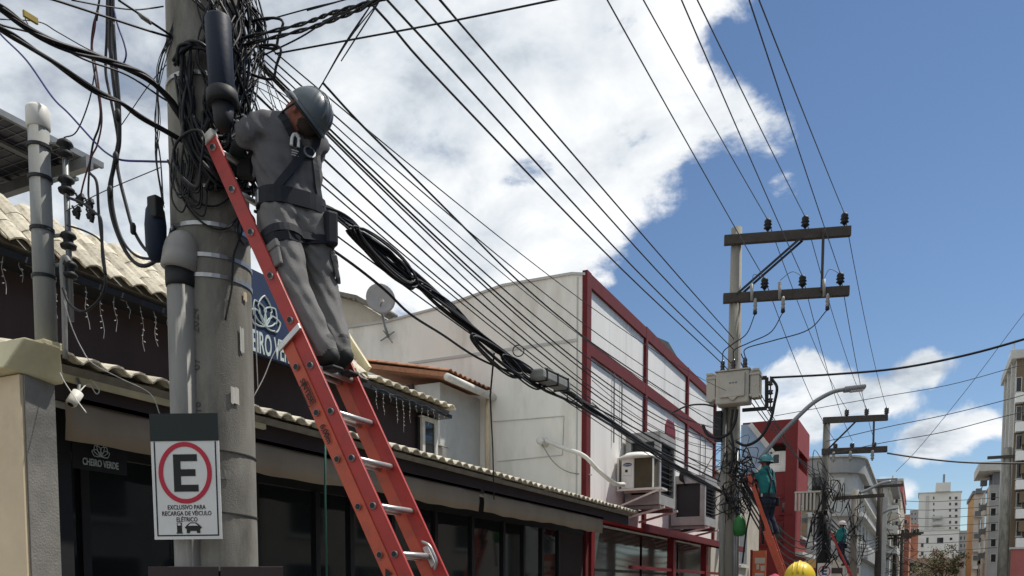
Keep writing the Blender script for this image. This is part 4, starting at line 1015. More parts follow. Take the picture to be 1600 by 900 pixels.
def person(label, J, lat, hup, hfw, mats, hel, loc, h=.013, s=1., lg=(.105, .077, .064), tor=1., hs=1., slv=.058, xo=0., bt=1., sleeve=1, fold=.0045, group=None, gh=.006, aimL=None, aimR=None, harness=True):
    """mats: shirt, trousers, skin, boot, undersleeve, hair"""
    t_ = thing('person', label, 'person', loc, group)
    lat = V(lat).normalized(); hup = V(hup).normalized(); hfw = V(hfw).normalized(); T = lambda p: tuple(V(p))
    c = []
    A = lambda a, ra, b, rb, m, k=.03: c.append((T(a), ra*s, T(b), rb*s, m, k*s))
    fwd = lat.cross(V((0, 0, 1))); fwd.z = 0; fwd.normalize()
    wa, ch, pe, nk = V(J['waist']), V(J['chest']), V(J['pel']), V(J['neck'])
    for f, (w, r_) in zip((.0, .33, .66, 1.), ((.075, .118), (.085, .120), (.10, .122), (.10, .112))):
        q = wa.lerp(ch, f); w *= tor**2; r_ *= tor; A(q-lat*w*s, r_, q+lat*w*s, r_, 0, .05)
    A(V(J['shL'])-lat*.02, .066, V(J['shR'])+lat*.02, .066, 0, .05)
    A(nk-lat*.03*s, .065, nk.lerp(ch, .5)-lat*.08*s, .085, 0, .05); A(nk+lat*.03*s, .065, nk.lerp(ch, .5)+lat*.08*s, .085, 0, .05)
    A(J['hipL'], .112*tor, J['hipR'], .112*tor, 1, .04); A(pe.lerp(wa, .5)-lat*.07*tor*s, .113*tor, pe.lerp(wa, .5)+lat*.07*tor*s, .113*tor, 1, .05)
    for sd in 'LR':
        A(J['hip'+sd], lg[0], J['kn'+sd], lg[1], 1, .022); A(J['kn'+sd], lg[1], J['an'+sd], lg[2], 1, .014)
        an, to = V(J['an'+sd]), V(J['toe'+sd]); d_ = (to-an); d_.z = 0; d_.normalize()
        A(an+V((0, 0, .03)), .05*bt, an-V((0, 0, .03)), .047*bt, 3, .01); A(an-V((0, 0, .045))-d_*.045*s, .038*bt, to, .036*bt, 3, .02); A(an-V((0, 0, .02)), .045*bt, to+V((0, 0, .01)), .036*bt, 3, .02)
        sh, e_, w_ = V(J['sh'+sd]), V(J['el'+sd]), V(J['wr'+sd])
        A(sh, max(.067, slv*.93), sh.lerp(e_, .95), slv, 0, .03)
        A(sh.lerp(e_, .93), .044, e_, .043, 4, .008); A(e_, .043, w_, .033, 4, .015)
    hc = V(J['head'])
    A(nk, .058, hc-hup*.05*s, .056, 2, .02)
    A(hc+hup*.035*s-hfw*.012*s, .088, hc-hup*.01*s+hfw*.012*s, .082, 2, .03); A(hc-hup*.03*s+hfw*.03*s, .06, hc-hup*.085*s+hfw*.055*s, .036, 2, .03)
    hl = hup.cross(hfw)
    A(hc+hfw*.095*s-hup*.005*s, .012, hc+hfw*.118*s-hup*.038*s, .016, 2, .012)
    for q in (-1, 1): A(hc+hl*q*.082*s-hfw*.012*s+hup*.005*s, .018, hc+hl*q*.086*s-hfw*.016*s-hup*.03*s, .013, 2, .006)
    A(hc-hfw*.04*s+hup*.02*s, .070, hc-hfw*.045*s-hup*.015*s, .058, 5, .02)
    body = snet(c, h*s, mats, 'body', t_, fold)
    for q in (-1, 1):
        e_ = hc+hfw*.083*s+hl*q*.032*s+hup*.004*s
        MB().lathe(e_-hfw*.006*s, hfw, [(.011*s, 0), (.009*s, .008*s), (.002*s, .012*s)], 8).build('eye', 'ink', t_, True)
    MB().tube([hc+hfw*.085*s+hl*k*.02*s-hup*(.062+.004*abs(k))*s for k in (-1, 0, 1)], .005*s, 5).build('mouth', 'redtrim', t_, True)
    helmet(t_, hc+hup*.03*s-hfw*.005*s, hup, hfw, hel, s*hs)
    cl = nk.lerp(hc, .12); ax_ = (hc-nk).normalized(); a_ = ax_.orthogonal().normalized(); b_ = ax_.cross(a_)
    MB().tube([cl+a_*(.068*s*math.cos(k*math.pi/10))+b_*(.068*s*math.sin(k*math.pi/10)) for k in range(21)], .014*s, 6).build('collar', mats[0], t_, True)
    for sd, am in (('L', aimL), ('R', aimR)):
        w_, e_ = V(J['wr'+sd]), V(J['el'+sd]); d_ = am if am is not None else (w_-e_)
        glove(t_, w_, d_, V((0, 0, -1)) if abs(V(d_).normalized().z) < .8 else fwd, 'glove', gh, .5, 1 if sd == 'L' else -1, s)
    if harness:
        def loop(cn, a, b, nrm_off=.008, n=28):
            cn = V(cn); p = [cn+V(a)*math.cos(2*math.pi*k/n)+V(b)*math.sin(2*math.pi*k/n) for k in range(n+1)]
            return hug(p, c, [cn]*len(p), nrm_off)
        def strap(name, pts, w, nrm=None, ctr=None):
            b = MB(); pts = [V(p) for p in pts]; n = len(pts)
            for i, p in enumerate(pts):
                tg = (pts[min(i+1, n-1)]-pts[max(i-1, 0)]).normalized(); out = (p-V(ctr[i])).normalized(); sd_ = tg.cross(out).normalized()
                for u, v in ((-1, -.006), (1, -.006), (1, .008), (-1, .008)): b.v.append(tuple(p+sd_*(u*w/2)+out*v))
            for i in range(n-1):
                for j in range(4): b.f.append((i*4+j, i*4+(j+1) % 4, (i+1)*4+(j+1) % 4, (i+1)*4+j))
            return b.build(name, 'strapblack', t_)
        wb_ = wa.lerp(pe, .35); lp = loop(wb_, lat, fwd); belt = strap('belt', lp, .085*s, None, [wb_]*len(lp))
        for sd in 'LR':
            hp, kn_ = V(J['hip'+sd]), V(J['kn'+sd]); q = hp.lerp(kn_, .30); ax_ = (kn_-hp).normalized(); a_ = ax_.cross(lat).normalized(); b_ = ax_.cross(a_)
            lp = loop(q, a_, b_, .006); strap('thigh_strap', lp, .045*s, None, [q]*len(lp))
        nb_ = 14
        for q in (-1, 1):
            pts = []; ctr = []
            for i in range(nb_+1):
                f = i/nb_; cc = wb_.lerp(nk, f); u = q*(.03+.11*abs(f-.62)/.62)*(1 if f < .62 else 1.15); u0 = xo*min(1, f/.62)*min(1, (1-f)/.38)
                u = (-u*.9 if f < .62 else u)+u0
                pts.append(cc-fwd*.3+lat*u*2.0); ctr.append(cc+lat*u*.6)
            hp = hug(pts, c, ctr, .007); strap('shoulder_strap', hp, .04*s, None, ctr)
        cc = wb_.lerp(nk, .62); dp = hug([cc-fwd*.3+lat*xo*2], c, [cc+lat*xo*.6], .012)[0]
        MB().ring(dp, fwd*-1+V((0, 0, .25)), .034*s, .009, .008, 20).build('harness_ring', 'steel', t_)
        bk = hug([wb_+lat*.3], c, [wb_], .012)[0]
        MB().hexa(bk, fwd*.022*s, V((0, 0, .034*s)), lat*.006).build('belt_buckle', 'steel', belt, bev=.003)
        pq = hug([wb_-lat*.3-fwd*.15], c, [wb_], .03)[0]-V((0, 0, .12*s))
        MB().hexa(pq, fwd*.06*s, V((0, 0, .09*s)), lat*.035*s).build('tool_pouch', 'strapblack', belt, bev=.015)
    return t_, c
Yc = 3.68
lat1 = V((-.50, -.86, 0))
d1 = V((-.86, .50, 0))
ch1 = onY(449, 232, Yc); nk1 = onY(462, 196, Yc); sc1 = onY(452, 212, Yc)
pel1 = onY(459, 345, Yc); wa1 = onY(453, 310, Yc)
rz = (A_+ld*SPC*2).z
J1 = dict(pel=pel1, waist=wa1, chest=ch1, neck=nk1, head=onY(477, 181, Yc-.01),
          shL=sc1+lat1*.16, shR=sc1-lat1*.145+V((0, 0, -.01)),
          elL=onY(388, 212, 3.50), wrL=onY(374, 226, 3.58), elR=onY(432, 258, 3.98), wrR=onY(402, 268, 3.86),
          hipL=pel1+lat1*.085+V((-.0, 0, -.02)), hipR=pel1-lat1*.085+V((0, 0, -.02)),
          knL=onY(457, 450, 3.56), knR=onY(503, 452, 3.80), anL=onY(508, 545, 3.57), anR=onY(530, 545, 3.72),
          toeL=onY(496, 570, 3.575), toeR=onY(520, 577, 3.72))
w1, caps1 = person('worker in grey shirt and trousers with harness, standing on the large ladder', J1, lat1, RT*.78+V((0, 0, .60))-FH*.12, RT*-.55+V((0, 0, .72))+FH*.28, ['shirt', 'trousers', 'skin', 'boot', 'glove', 'hair'], 'helmet', onY(515, 580, 3.65), h=.0105, fold=.0085, lg=(.108, .086, .066), tor=.88, hs=.9, slv=.074, xo=-.055, bt=1.1, aimL=V((-.8, .4, -.5)), aimR=V((-.8, -.1, .2)))
# chest logo on the back of the shirt
def on_back(u, v): 
    cc = wa1.lerp(nk1, v); return hug([cc-d1*.3+lat1*u*1.6], caps1, [cc+lat1*u*.4], .013)[0]
for ptl in ([(.055, .60), (.055, .70), (.045, .76), (.03, .77)], [(.005, .60), (.005, .70), (.012, .76), (.03, .775), (-.005, .72)]):
    MB().tube(spl([on_back(u, v) for u, v in ptl], 5), .0085, 6).build('back_print', 'signwhite', w1)
for k in range(3):
    MB().tube([on_back(.05-.012*i, .54-.035*k) for i in range(5)], .003, 5).build('back_print', 'lightgrey', w1)
# pockets, hems, soles
for sd in 'LR':
    hp, kn_, an_ = J1['hip'+sd], J1['kn'+sd], J1['an'+sd]
    for f, w_, h_, nm in ((.62, .055, .075, 'cargo_pocket'), (.52, .058, .02, 'pocket_flap')):
        q = hp.lerp(kn_, f); side_ = (lat1*(1 if sd == 'L' else -1)-d1*.45).normalized(); ax_ = (kn_-hp).normalized()
        pt = hug([q+side_*.3], caps1, [q], .006)[0]; tn = ax_.cross(side_).normalized()
        MB().hexa(pt, tn*w_, ax_*h_, side_*(.012 if nm == 'cargo_pocket' else .017)).build(nm, 'trousers', w1, bev=.008)
    to = J1['toe'+sd]; dd = V((to.x-an_.x, to.y-an_.y, 0)).normalized()
    MB().hexa(an_.lerp(to, .55)-V((0, 0, .0))+V((0, 0, min(an_.z-.085, to.z-.036)-an_.lerp(to, .55).z)), dd*.125, V((-dd.y, dd.x, 0))*.042, V((0, 0, .012))).build('boot_sole', 'black', w1, bev=.01)
# second worker
def simple_person(label, hx, hy, Yv, s, feet, lean, mats, hel, reach, h=.016, hips=None):
    lat_ = V((-.45, -.89, 0)); fw_ = V((-.89, .45, 0))
    hd_ = onY(hx, hy, Yv); ft = onY(*feet, Yv); H_ = hd_.z-ft.z
    hp_ = onY(*hips, Yv) if hips else hd_.lerp(ft, .47)
    nk_ = hd_+V((.01, 0, -.14*s)); ch_c = nk_.lerp(hp_, .30); wa_ = nk_.lerp(hp_, .72); sh_ = nk_.lerp(hp_, .12)
    rc = onY(*reach, Yv-.05)
    j = dict(pel=hp_, waist=wa_, chest=ch_c, neck=nk_, head=hd_, shL=sh_+lat_*.17*s, shR=sh_-lat_*.17*s,
             elL=(sh_+lat_*.17*s).lerp(rc, .5)+V((0, 0, -.10)), wrL=rc, elR=(sh_-lat_*.17*s).lerp(rc, .5)+V((0, .1, -.14)), wrR=rc+V((.02, .25, -.1)),
             hipL=hp_+lat_*.085*s, hipR=hp_-lat_*.085*s, anL=ft+lat_*.08+V((0, 0, .09)), anR=ft-lat_*.08+V((.02, 0, .10)),
             toeL=ft+lat_*.08+fw_*.13+V((0, 0, .03)), toeR=ft-lat_*.08+fw_*.13+V((0, 0, .04)))
    for q in 'LR': j['kn'+q] = j['hip'+q].lerp(j['an'+q], .5)+fw_*.07
    return person(label, j, lat_, (.1, 0, 1), (-.9, .4, .1), mats, hel, ft, h=h, s=s, fold=.005, gh=.009)
simple_person('worker in teal shirt and dark trousers on the ladder at the transformer pole', 1197, 722, 18.28, 1., (1207, 836), 0, ['teal', 'navy', 'skin', 'boot', 'teal', 'hair'], 'helmet_teal', (1179, 741), hips=(1200, 784))
simple_person('distant worker in teal shirt on the ladder behind the curved lamp', 1316, 820, 36.0, 1.05, (1322, 884), 0, ['teal', 'navy', 'skin', 'boot', 'teal', 'hair'], 'helmet_white', (1303, 834), h=.024, hips=(1313, 853))
# passer-by below the frame with a yellow helmet
c = onY(1250, 893, 7.0); g = V((c.x, 7.0, 0)); lat_ = V((-1, 0, 0)); K = c.z-.02
j = dict(head=V((c.x, 7.0, K-.06)), neck=g+V((0, 0, K-.21)), chest=g+V((0, 0, K-.42)), waist=g+V((0, 0, K-.66)), pel=g+V((0, 0, K-.82)))
for q, sgn in (('L', 1), ('R', -1)):
    o = lat_*sgn
    j.update({'sh'+q: g+o*.18+V((0, 0, K-.28)), 'el'+q: g+o*.24+V((0, -.02, K-.56)), 'wr'+q: g+o*.25+V((0, .06, K-.80)), 'hip'+q: g+o*.09+V((0, 0, K-.86)), 'kn'+q: g+o*.10+V((0, .03, .48)), 'an'+q: g+o*.10+V((0, 0, -.01)), 'toe'+q: g+o*.12+V((0, .15, -.08))})
person('person with yellow helmet walking away at the bottom edge', j, lat_, (0, 0, 1), (0, 1, 0), ['shirt', 'navy', 'skin', 'boot', 'shirt', 'hair'], 'helmet_yellow', (c.x, 7.0, -.12), h=.016, harness=False, aimL=V((0, .2, -1)), aimR=V((0, .2, -1)), gh=.009)
# ladders 2 and 3
def small_ladder(label, p0, p1, Yv, w, m, sec=True):
    a, b = onY(*p0, Yv), onY(*p1, Yv); d_ = (b-a).normalized(); b = a+d_*((-.1-a.z)/d_.z); q = V((-d_.z, 0, d_.x)); 
    t_ = ladder_thing(label, b)
    for y in (Yv, Yv+w):
        o = V((0, y-Yv, 0)); MB().hexa((a+b)/2+o, (b-a)/2, q*.04, V((0, .016, 0))).build('rail', m, t_)
        if sec:
            a2 = a+d_*1.2+q*.075*(1 if q.x < 0 else -1); MB().hexa((a2+b)/2+o, (b-a2)/2, q*.038, V((0, .018, 0))).build('rail', 'ladder_base', t_)
    n = int((b-a).length/.3)
    for k in range(n):
        c_ = a+d_*(.15+.3*k); MB().cyl(c_, c_+V((0, w, 0)), .016, n=6).build('rung', 'aluminium', t_)
small_ladder('orange ladder leaning on the transformer pole below the teal worker', (1171, 744), (1224, 897), 18.12, .36, 'ladder_base')
small_ladder('distant red ladder under the far teal worker', (1298, 832), (1331, 902), 35.8, .36, 'ladder_fly', False)
# ------------------------------------------------------------------ buildings further along
def bwin(parent, face, c, u0, u1, z0, z1, m='shutter', fm='lightgrey', sill=True):
    t = .06
    def bx(a0, a1, b0, b1, o0, o1, nm, mm, par):
        b = MB()
        if face == 'y': b.box(a0, a1, c-o1, c-o0, b0, b1)
        elif face == 'x': b.box(c+o0, c+o1, a0, a1, b0, b1)
        else: b.box(c-o1, c-o0, a0, a1, b0, b1)
        return b.build(nm, mm, par)
    u0, u1 = sorted((u0, u1)); z0, z1 = sorted((z0, z1))
    w = bx(u0-t, u1+t, z0-t, z1+t, .002, .03, 'window', fm, parent)
    bx(u0, u1, z0, z1, .031, .038, 'pane', m, w)
    if sill: bx(u0-.12, u1+.12, z0-.16, z0-t-.001, .002, .12, 'sill', fm, w)
def wpx(parent, Yv, rect, **k):
    a, b = onY(rect[0], rect[3], Yv), onY(rect[2], rect[1], Yv); bwin(parent, 'y', Yv, a.x, b.x, a.z, b.z, **k)
def zat(px, py, Yv): return onY(px, py, Yv).z
def xat(px, Yv): return onY(px, 800, Yv).x
# pale low building and blue glass lean-to behind the transformer pole
lb = thing('pale_low_building', 'pale rendered low building between white building and red block', 'building', (-8, 32, 0))
MB().box(-6.35, -12, 28.55, 38, 0, zat(1165, 742, 30)).build('wall', 'beigebuild', lb)
MB().box(-6.2, -12, 28.55, 38.2, zat(1165, 742, 30)+.002, zat(1165, 736, 30)).build('cornice', 'lightgrey', lb)
bwin(lb, 'x', -6.35, 30, 31.4, 2.6, 4.0); bwin(lb, 'x', -6.35, 33.5, 35, 2.6, 4.0); bwin(lb, 'x', -6.35, 30, 34, .3, 2.1, m='darkglass')
gl = thing('glass_lean_to', 'pale blue sloping glass roof panel beside the red block', 'roof', onY(1180, 740, 31))
pg = [onY(x, y, 31) for x, y in ((1158, 664), (1172, 663), (1208, 708), (1184, 738), (1158, 742))]
MB().prism(pg, (0, .12, 0)).build('glass', 'blueglass', gl)
for i in (1, 2):
    MB().beam(pg[i], pg[(i+1) % 5], .16, .12, up=(0, 1, 0)).build('edge_bar', 'lightgrey', gl)
# red block
YR = 41.; rb = thing('red_block', 'deep red building with open roof terrace behind the lamp arm', 'building', (-8, 44, 0))
xc = xat(1243, YR); xl = xat(1158, YR); ye = onX(1264, 700, xc).y
zc0, zc1, zb = zat(1243, 704, YR), zat(1243, 654, YR), zat(1243, 736, YR)
MB().box(xl, xc, YR, ye, zat(1243, 690, YR), zc1).build('roof_crown', 'redblock_shaded', rb)
MB().box(xc-.002, xc+.02, YR+.02, ye, zat(1243, 699, YR), zc1-.01).build('crown_face', 'redblock_lit', rb)  # thin skin giving the street side its lit tone by colour
MB().box(xc-.5, xc+.01, YR+.001, YR+.6, 0, zat(1243, 690, YR)-.001).build('corner_column', 'redblock_shaded', rb)
MB().box(xc-.45, xc, ye-.5, ye-.02, zb, zat(1243, 690, YR)-.001).build('rear_column', 'redblock_lit', rb)
MB().box(xl, xc-.5, YR+.1, ye-.1, 0, zb).build('wall', 'redblock_shaded', rb)
MB().box(xc-.498, xc+.003, YR+.6, ye-.1, 0, zat(1243, 728, YR)).build('street_wall', 'redblock_lit', rb)
a, b = onY(1201, 736, YR+.9), onY(1231, 704, YR+.9)
MB().box(xl, b.x, YR+.9, YR+1.0, a.z-.2, zat(1243, 690, YR)).build('recess_wall', 'interior', rb)
MB().box(a.x, b.x, YR+.6, YR+.88, a.z-.1, b.z-.05).build('white_panel', 'acwhite', rb)
bwin(rb, 'y', YR+.6, a.x+.15, b.x-.35, a.z+.3, b.z-.2, m='darkglass', fm='acwhite', sill=False)
for k, (y0, y1) in enumerate(((773, 779), (806, 812), (848, 853))):
    MB().box(xl, xc-.51, YR+.05, YR+.099, zat(1220, y1, YR), zat(1220, y0, YR)).build('string_course', 'redtrim', rb)
for (x0, y0, x1, y1) in ((1222, 785, 1234, 800), (1206, 820, 1222, 842)): wpx(rb, YR+.1, (x0, y0, x1, y1), m='darkglass', fm='redtrim')
bwin(rb, 'x', xc+.003, YR+2, YR+4.5, 4.2, 5.6, m='darkglass'); bwin(rb, 'x', xc+.003, YR+7, YR+10, 4.2, 5.6, m='darkglass')
MB().box(xc-.4, xc+.35, YR+.1, ye+1, zat(1243, 868, YR), zat(1243, 862, YR)).build('ledge', 'lightgrey', rb)
# grey rounded building
YG = 57.; gg = thing('rounded_building', 'grey building with rounded corner and curved ledges', 'building', (-9, 62, 0))
XC = xat(1338, YG); XL = xat(1240, YG); YEg = onX(1373, 770, XC).y; RC = 1.6
def round_band(z0, z1, o, nm, m, par=gg):
    pts = [(XL, YG-o, z0)]+[(XC+o-(RC+o)+(RC+o)*math.sin(a), YG-o+(RC+o)-(RC+o)*math.cos(a), z0) for a in [i/8*math.pi/2 for i in range(9)]]+[(XC+o, YEg, z0), (XL, YEg, z0)]
    return MB().prism(pts, (0, 0, z1-z0)).build(nm, m, par)
Z = lambda y: zat(1330, y, YG)
round_band(0, Z(738), 0, 'wall', 'lightgrey'); round_band(Z(738)+.002, Z(714), .35, 'parapet', 'greybuild'); round_band(Z(714)+.002, Z(711), .5, 'coping', 'lightgrey')
round_band(Z(772), Z(768), .25, 'ledge', 'lightgrey'); round_band(Z(806), Z(800), .45, 'ledge', 'lightgrey'); round_band(Z(872), Z(852), .5, 'canopy', 'greybuild')
wpx(gg, YG, (1268, 745, 1291, 770), m='darkglass'); wpx(gg, YG, (1266, 812, 1290, 832), m='darkglass'); wpx(gg, YG, (1300, 748, 1318, 768), m='lightgrey')
for k in range(3):
    y = YG+3+k*4.2
    if y+2 < YEg: bwin(gg, 'x', XC, y, y+1.6, Z(835), Z(812), m='darkglass'); bwin(gg, 'x', XC, y, y+1.6, Z(798), Z(778), m='darkglass')
for k, (x0, x1, m) in enumerate(((1240, 1262, 'orangebuild'), (1262, 1284, 'ochre'), (1296, 1320, 'beigebuild'), (1322, 1345, 'lightgrey'))):
    a, b = onY(x0, 906, YG-.6), onY(x1, 872 if k else 862, YG-.6); t_ = thing('shop_sign', ('orange shop board low beside the red block', 'ochre shop board left of the third pole', 'beige shop board right of the third pole', 'pale shop board below the rounded corner')[k], 'sign', a, 'shop boards on the rounded building')
    MB().box(a.x, b.x, YG-.8, YG-.6, a.z, b.z).build('board', m, t_)
    MB().box(a.x+.1, b.x-.1, YG-.83, YG-.801, a.z+.4, a.z+.75).build('stripe', 'redpaint' if k % 2 else 'brownwall', t_)
    for x_ in (a.x+.1, b.x-.2): MB().box(x_, x_+.1, YG-.75, YG-.65, 0, a.z).build('leg', 'galv', t_)
# blocks of flats behind
def flats(label, x0, x1, xs_, ytop, Yv, m, cols, rows, wy0, wdy, wm='darkglass', roof=True, balc=None, side=-1, gr=None):
    """front (towards camera) px x0..x1, street face seen out to px xs_; side -1 left of street, 1 right"""
    t_ = thing('apartment_block', label, 'building', (xat((x0+x1)/2, Yv), Yv+5, 0), gr)
    a, b = xat(x0, Yv), xat(x1, Yv); zt = zat((x0+x1)/2, ytop, Yv)
    xf = b if side < 0 else a; ye_ = onX(xs_, 850, xf).y if xs_ else Yv+12
    if not (Yv+3 < ye_ < Yv+60): ye_ = Yv+14
    MB().box(a, b, Yv, ye_, 0, zt).build('wall', m, t_)
    if roof: MB().box(a-.2, b+.2, Yv-.2, ye_+.2, zt+.002, zt+.25).build('parapet', 'lightgrey', t_)
    sc = abs(onY(x0+1, 850, Yv).x-onY(x0, 850, Yv).x)
    for r_ in range(rows):
        yy = wy0+r_*wdy
        for cx in cols:
            wpx(t_, Yv, (cx[0], yy, cx[1], yy+(cx[2] if len(cx) > 2 else wdy*.45)), m=wm, sill=False)
    return t_, a, b, zt, ye_
t_, a, b, zt, ye_ = flats('white-grey flats with stepped balconies behind the dark lamp pole', 1366, 1386, 1396, 764, 84, 'lightgrey', ((1372, 1376),), 4, 778, 24)
for k in range(3): MB().box(b, b+.9, 85, 96, zat(1386, 800+k*32, 84), zat(1386, 788+k*32, 84)).build('balcony', 'towerwhite', t_)
MB().box(a, b+.8, 83, 97, zt+.26, zt+.8).build('roof_slab', 'shutter', t_)
t_, a, b, zt, ye_ = flats('beige flats with reddish top band left of the sky gap', 1386, 1407, 1412, 752, 100, 'beigebuild', ((1391, 1394), (1399, 1403)), 3, 778, 18)
MB().box(a-.1, b+.15, 99.9, ye_, zat(1400, 770, 100), zat(1400, 757, 100)).build('red_band', 'pinkred', t_)
MB().box(a+.5, b-1, 101, 110, zt+.26, zat(1400, 741, 100)).build('roof_house', 'beigebuild', t_)
flats('pink-red plain house front below the beige flats', 1388, 1411, 1413, 806, 128, 'pinkred', ((1391, 1394), (1399, 1403)), 1, 818, 14, roof=False)
flats('orange-brown house beside the pink-red one', 1411, 1422, 1424, 804, 140, 'orangebuild', ((1414, 1417),), 2, 812, 14, roof=False)
flats('small brick-orange block at the foot of the white tower', 1421, 1436, 1437, 819, 170, 'orangebuild', ((1423, 1426), (1429, 1432)), 1, 826, 12, roof=False)
flats('grey slab far behind the orange houses', 1422, 1436, 1437, 797, 290, 'greybuild', ((1424, 1426), (1429, 1431)), 3, 801, 8, roof=False)
tw, a, b, zt, ye_ = flats('tall white tower closing the street with a central roof block', 1435, 1501, 1502, 770, 255, 'towerwhite', ((1447, 1450), (1458, 1460), (1483, 1486), (1492, 1496)), 7, 776, 9.5)
xm0, xm1 = xat(1461, 254), xat(1484, 254)
MB().box(xm0, xm1, 254, 270, zt+.26, zat(1472, 754, 254)).build('roof_block', 'towerwhite', tw)
MB().cyl((xat(1473, 260), 260, zat(1472, 754, 254)), (xat(1473, 260), 260, zat(1473, 737, 254)), .28, n=6).build('antenna', 'galv', tw)
for k in range(3): MB().box(xat(1457, 254), xat(1473, 254), 253.6, 254.99, zat(1465, 811+k*9, 254), zat(1465, 806+k*9, 254)).build('balcony', 'lightgrey', tw)
MB().box(xat(1446, 254), xat(1451, 254), 254.85, 254.97, zat(1448, 840, 254), zat(1448, 774, 254)).build('stair_strip', 'lightgrey', tw)
flats('low white house with grey shutter before the tower', 1438, 1500, 1501, 829, 215, 'towerwhite', ((1447, 1451, 9), (1464, 1474, 9), (1484, 1488, 4)), 1, 840, 14)
flats('low white house with dark windows left before the tower', 1415, 1446, 1447, 842, 190, 'towerwhite', ((1420, 1424), (1430, 1434), (1439, 1443)), 2, 849, 13, roof=False)
flats('long low grey house behind the tree', 1412, 1510, 1511, 872, 160, 'lightgrey', ((1420, 1428), (1436, 1444), (1496, 1503)), 1, 880, 12, roof=False)
flats('blue-grey plain block right of the tree', 1497, 1512, 1513, 829, 225, 'greybuild', ((1500, 1503), (1506, 1508)), 3, 838, 12, roof=False)
# right-hand side
def rblock(label, XF, Yv, pxr, ytop, m, mf, pxf):
    t_ = thing('apartment_block', label, 'building', (XF+3, Yv, 0)); zt = zat(pxr, ytop, Yv)
    xr = xat(pxr, Yv); yf = onX(pxf, 850, XF).y
    MB().box(XF+.012, xr, Yv, yf, 0, zt).build('wall', m, t_)
    MB().box(XF, XF+.010, Yv+.02, yf, 0, zt-.05).build('street_face', mf, t_)
    return t_, zt, xr, yf
Yq = onX(1519, 850, 7.2).y
t_, zt, xr, yf = rblock('cream flats with ochre street wall on the right', 7.2, Yq, 1552, 771, 'beigebuild', 'ochre', 1510)
MB().box(7.0, xr, Yq-.3, yf, zt+.002, zt+.5).build('parapet', 'shutter', t_)
for r_ in range(4):
    wpx(t_, Yq, (1529, 786+r_*27, 1536, 799+r_*27), m='darkglass', sill=False); wpx(t_, Yq, (1541, 786+r_*27, 1547, 799+r_*27), m='shutter', sill=False)
    MB().box(xat(1522, Yq), xat(1540, Yq), Yq-1.0, Yq-.05, zat(1530, 808+r_*27, Yq), zat(1530, 803+r_*27, Yq)).build('balcony', 'lightgrey', t_)
wpx(t_, Yq, (1526, 876, 1548, 905), m='interior', sill=False)
Yq = onX(1543, 850, 7.2).y
t_, zt, xr, yf = rblock('mauve-grey flats with jutting roof slab on the right', 7.2, Yq, 1562, 757, 'greybuild', 'beigebuild', 1533)
MB().box(6.0, xr, Yq-1, Yq+9, zat(1545, 737, Yq), zat(1545, 723, Yq)).build('roof_slab', 'lightgrey', t_)
MB().box(7.6, xr, Yq+.5, Yq+8, zt+.002, zat(1545, 737, Yq)-.002).build('roof_house', 'shutter', t_)
for r_ in range(5):
    z0 = 3.2+r_*2.9
    for k in range(2): 
        bwin(t_, 'xn', 7.2, Yq+3+k*9, Yq+6+k*9, z0, z0+1.5, m='darkglass')
        MB().box(6.5, 7.18, Yq+4+k*9, Yq+5.2+k*9, z0-.8, z0-.2).build('air_conditioner', 'shutter', t_)
    wpx(t_, Yq, (1548, 770+r_*24, 1556, 782+r_*24), m='darkglass', sill=False)
Yq = onX(1577, 850, 7.0).y
t_, zt, xr, yf = rblock('brown tower with grey ribbed street face at the right edge', 7.0, Yq, 1640, 556, 'brownbuild', 'lightgrey', 1561)
MB().box(6.6, xr, Yq-.4, yf, zt+.002, zt+.7).build('parapet', 'lightgrey', t_)
for k in range(5):
    y = Yq+1.2+k*3.4
    if y < yf: MB().box(6.75, 6.998, y, y+.7, 0, zt).build('rib', 'lightgrey', t_)
for r_ in range(7):
    z0 = 3.5+r_*3.0
    for k in range(4):
        y = Yq+2.1+k*3.4
        if y+2 < yf: bwin(t_, 'xn', 7.0, y, y+2.0, z0, z0+1.6, m='darkglass', sill=False)
    wpx(t_, Yq, (1588, 590+r_*45, 1596, 612+r_*45), m='darkglass')
    a_ = onY(1592, 622+r_*45, Yq); MB().box(a_.x-.3, a_.x+.8, Yq-.8, Yq-.05, a_.z-.5, a_.z+.3).build('air_conditioner', 'acwhite', t_, bev=.03)
    MB().box(xat(1591, Yq), xr, Yq-1.0, Yq-.06, a_.z-1.6, a_.z-.7).build('balcony', 'brownbuild', t_)
pwl = thing('pink_wall', 'pinkish brick boundary wall at the lower right corner', 'wall', (9, 62, 0))
MB().box(xat(1583, 62), xat(1660, 62), 62, 62.4, 0, zat(1590, 858, 62)).build('wall_body', 'pinkred', pwl)
MB().box(xat(1583, 62)-.1, xat(1660, 62), 61.9, 62.5, zat(1590, 858, 62)+.002, zat(1590, 855, 62)).build('coping', 'lightgrey', pwl)
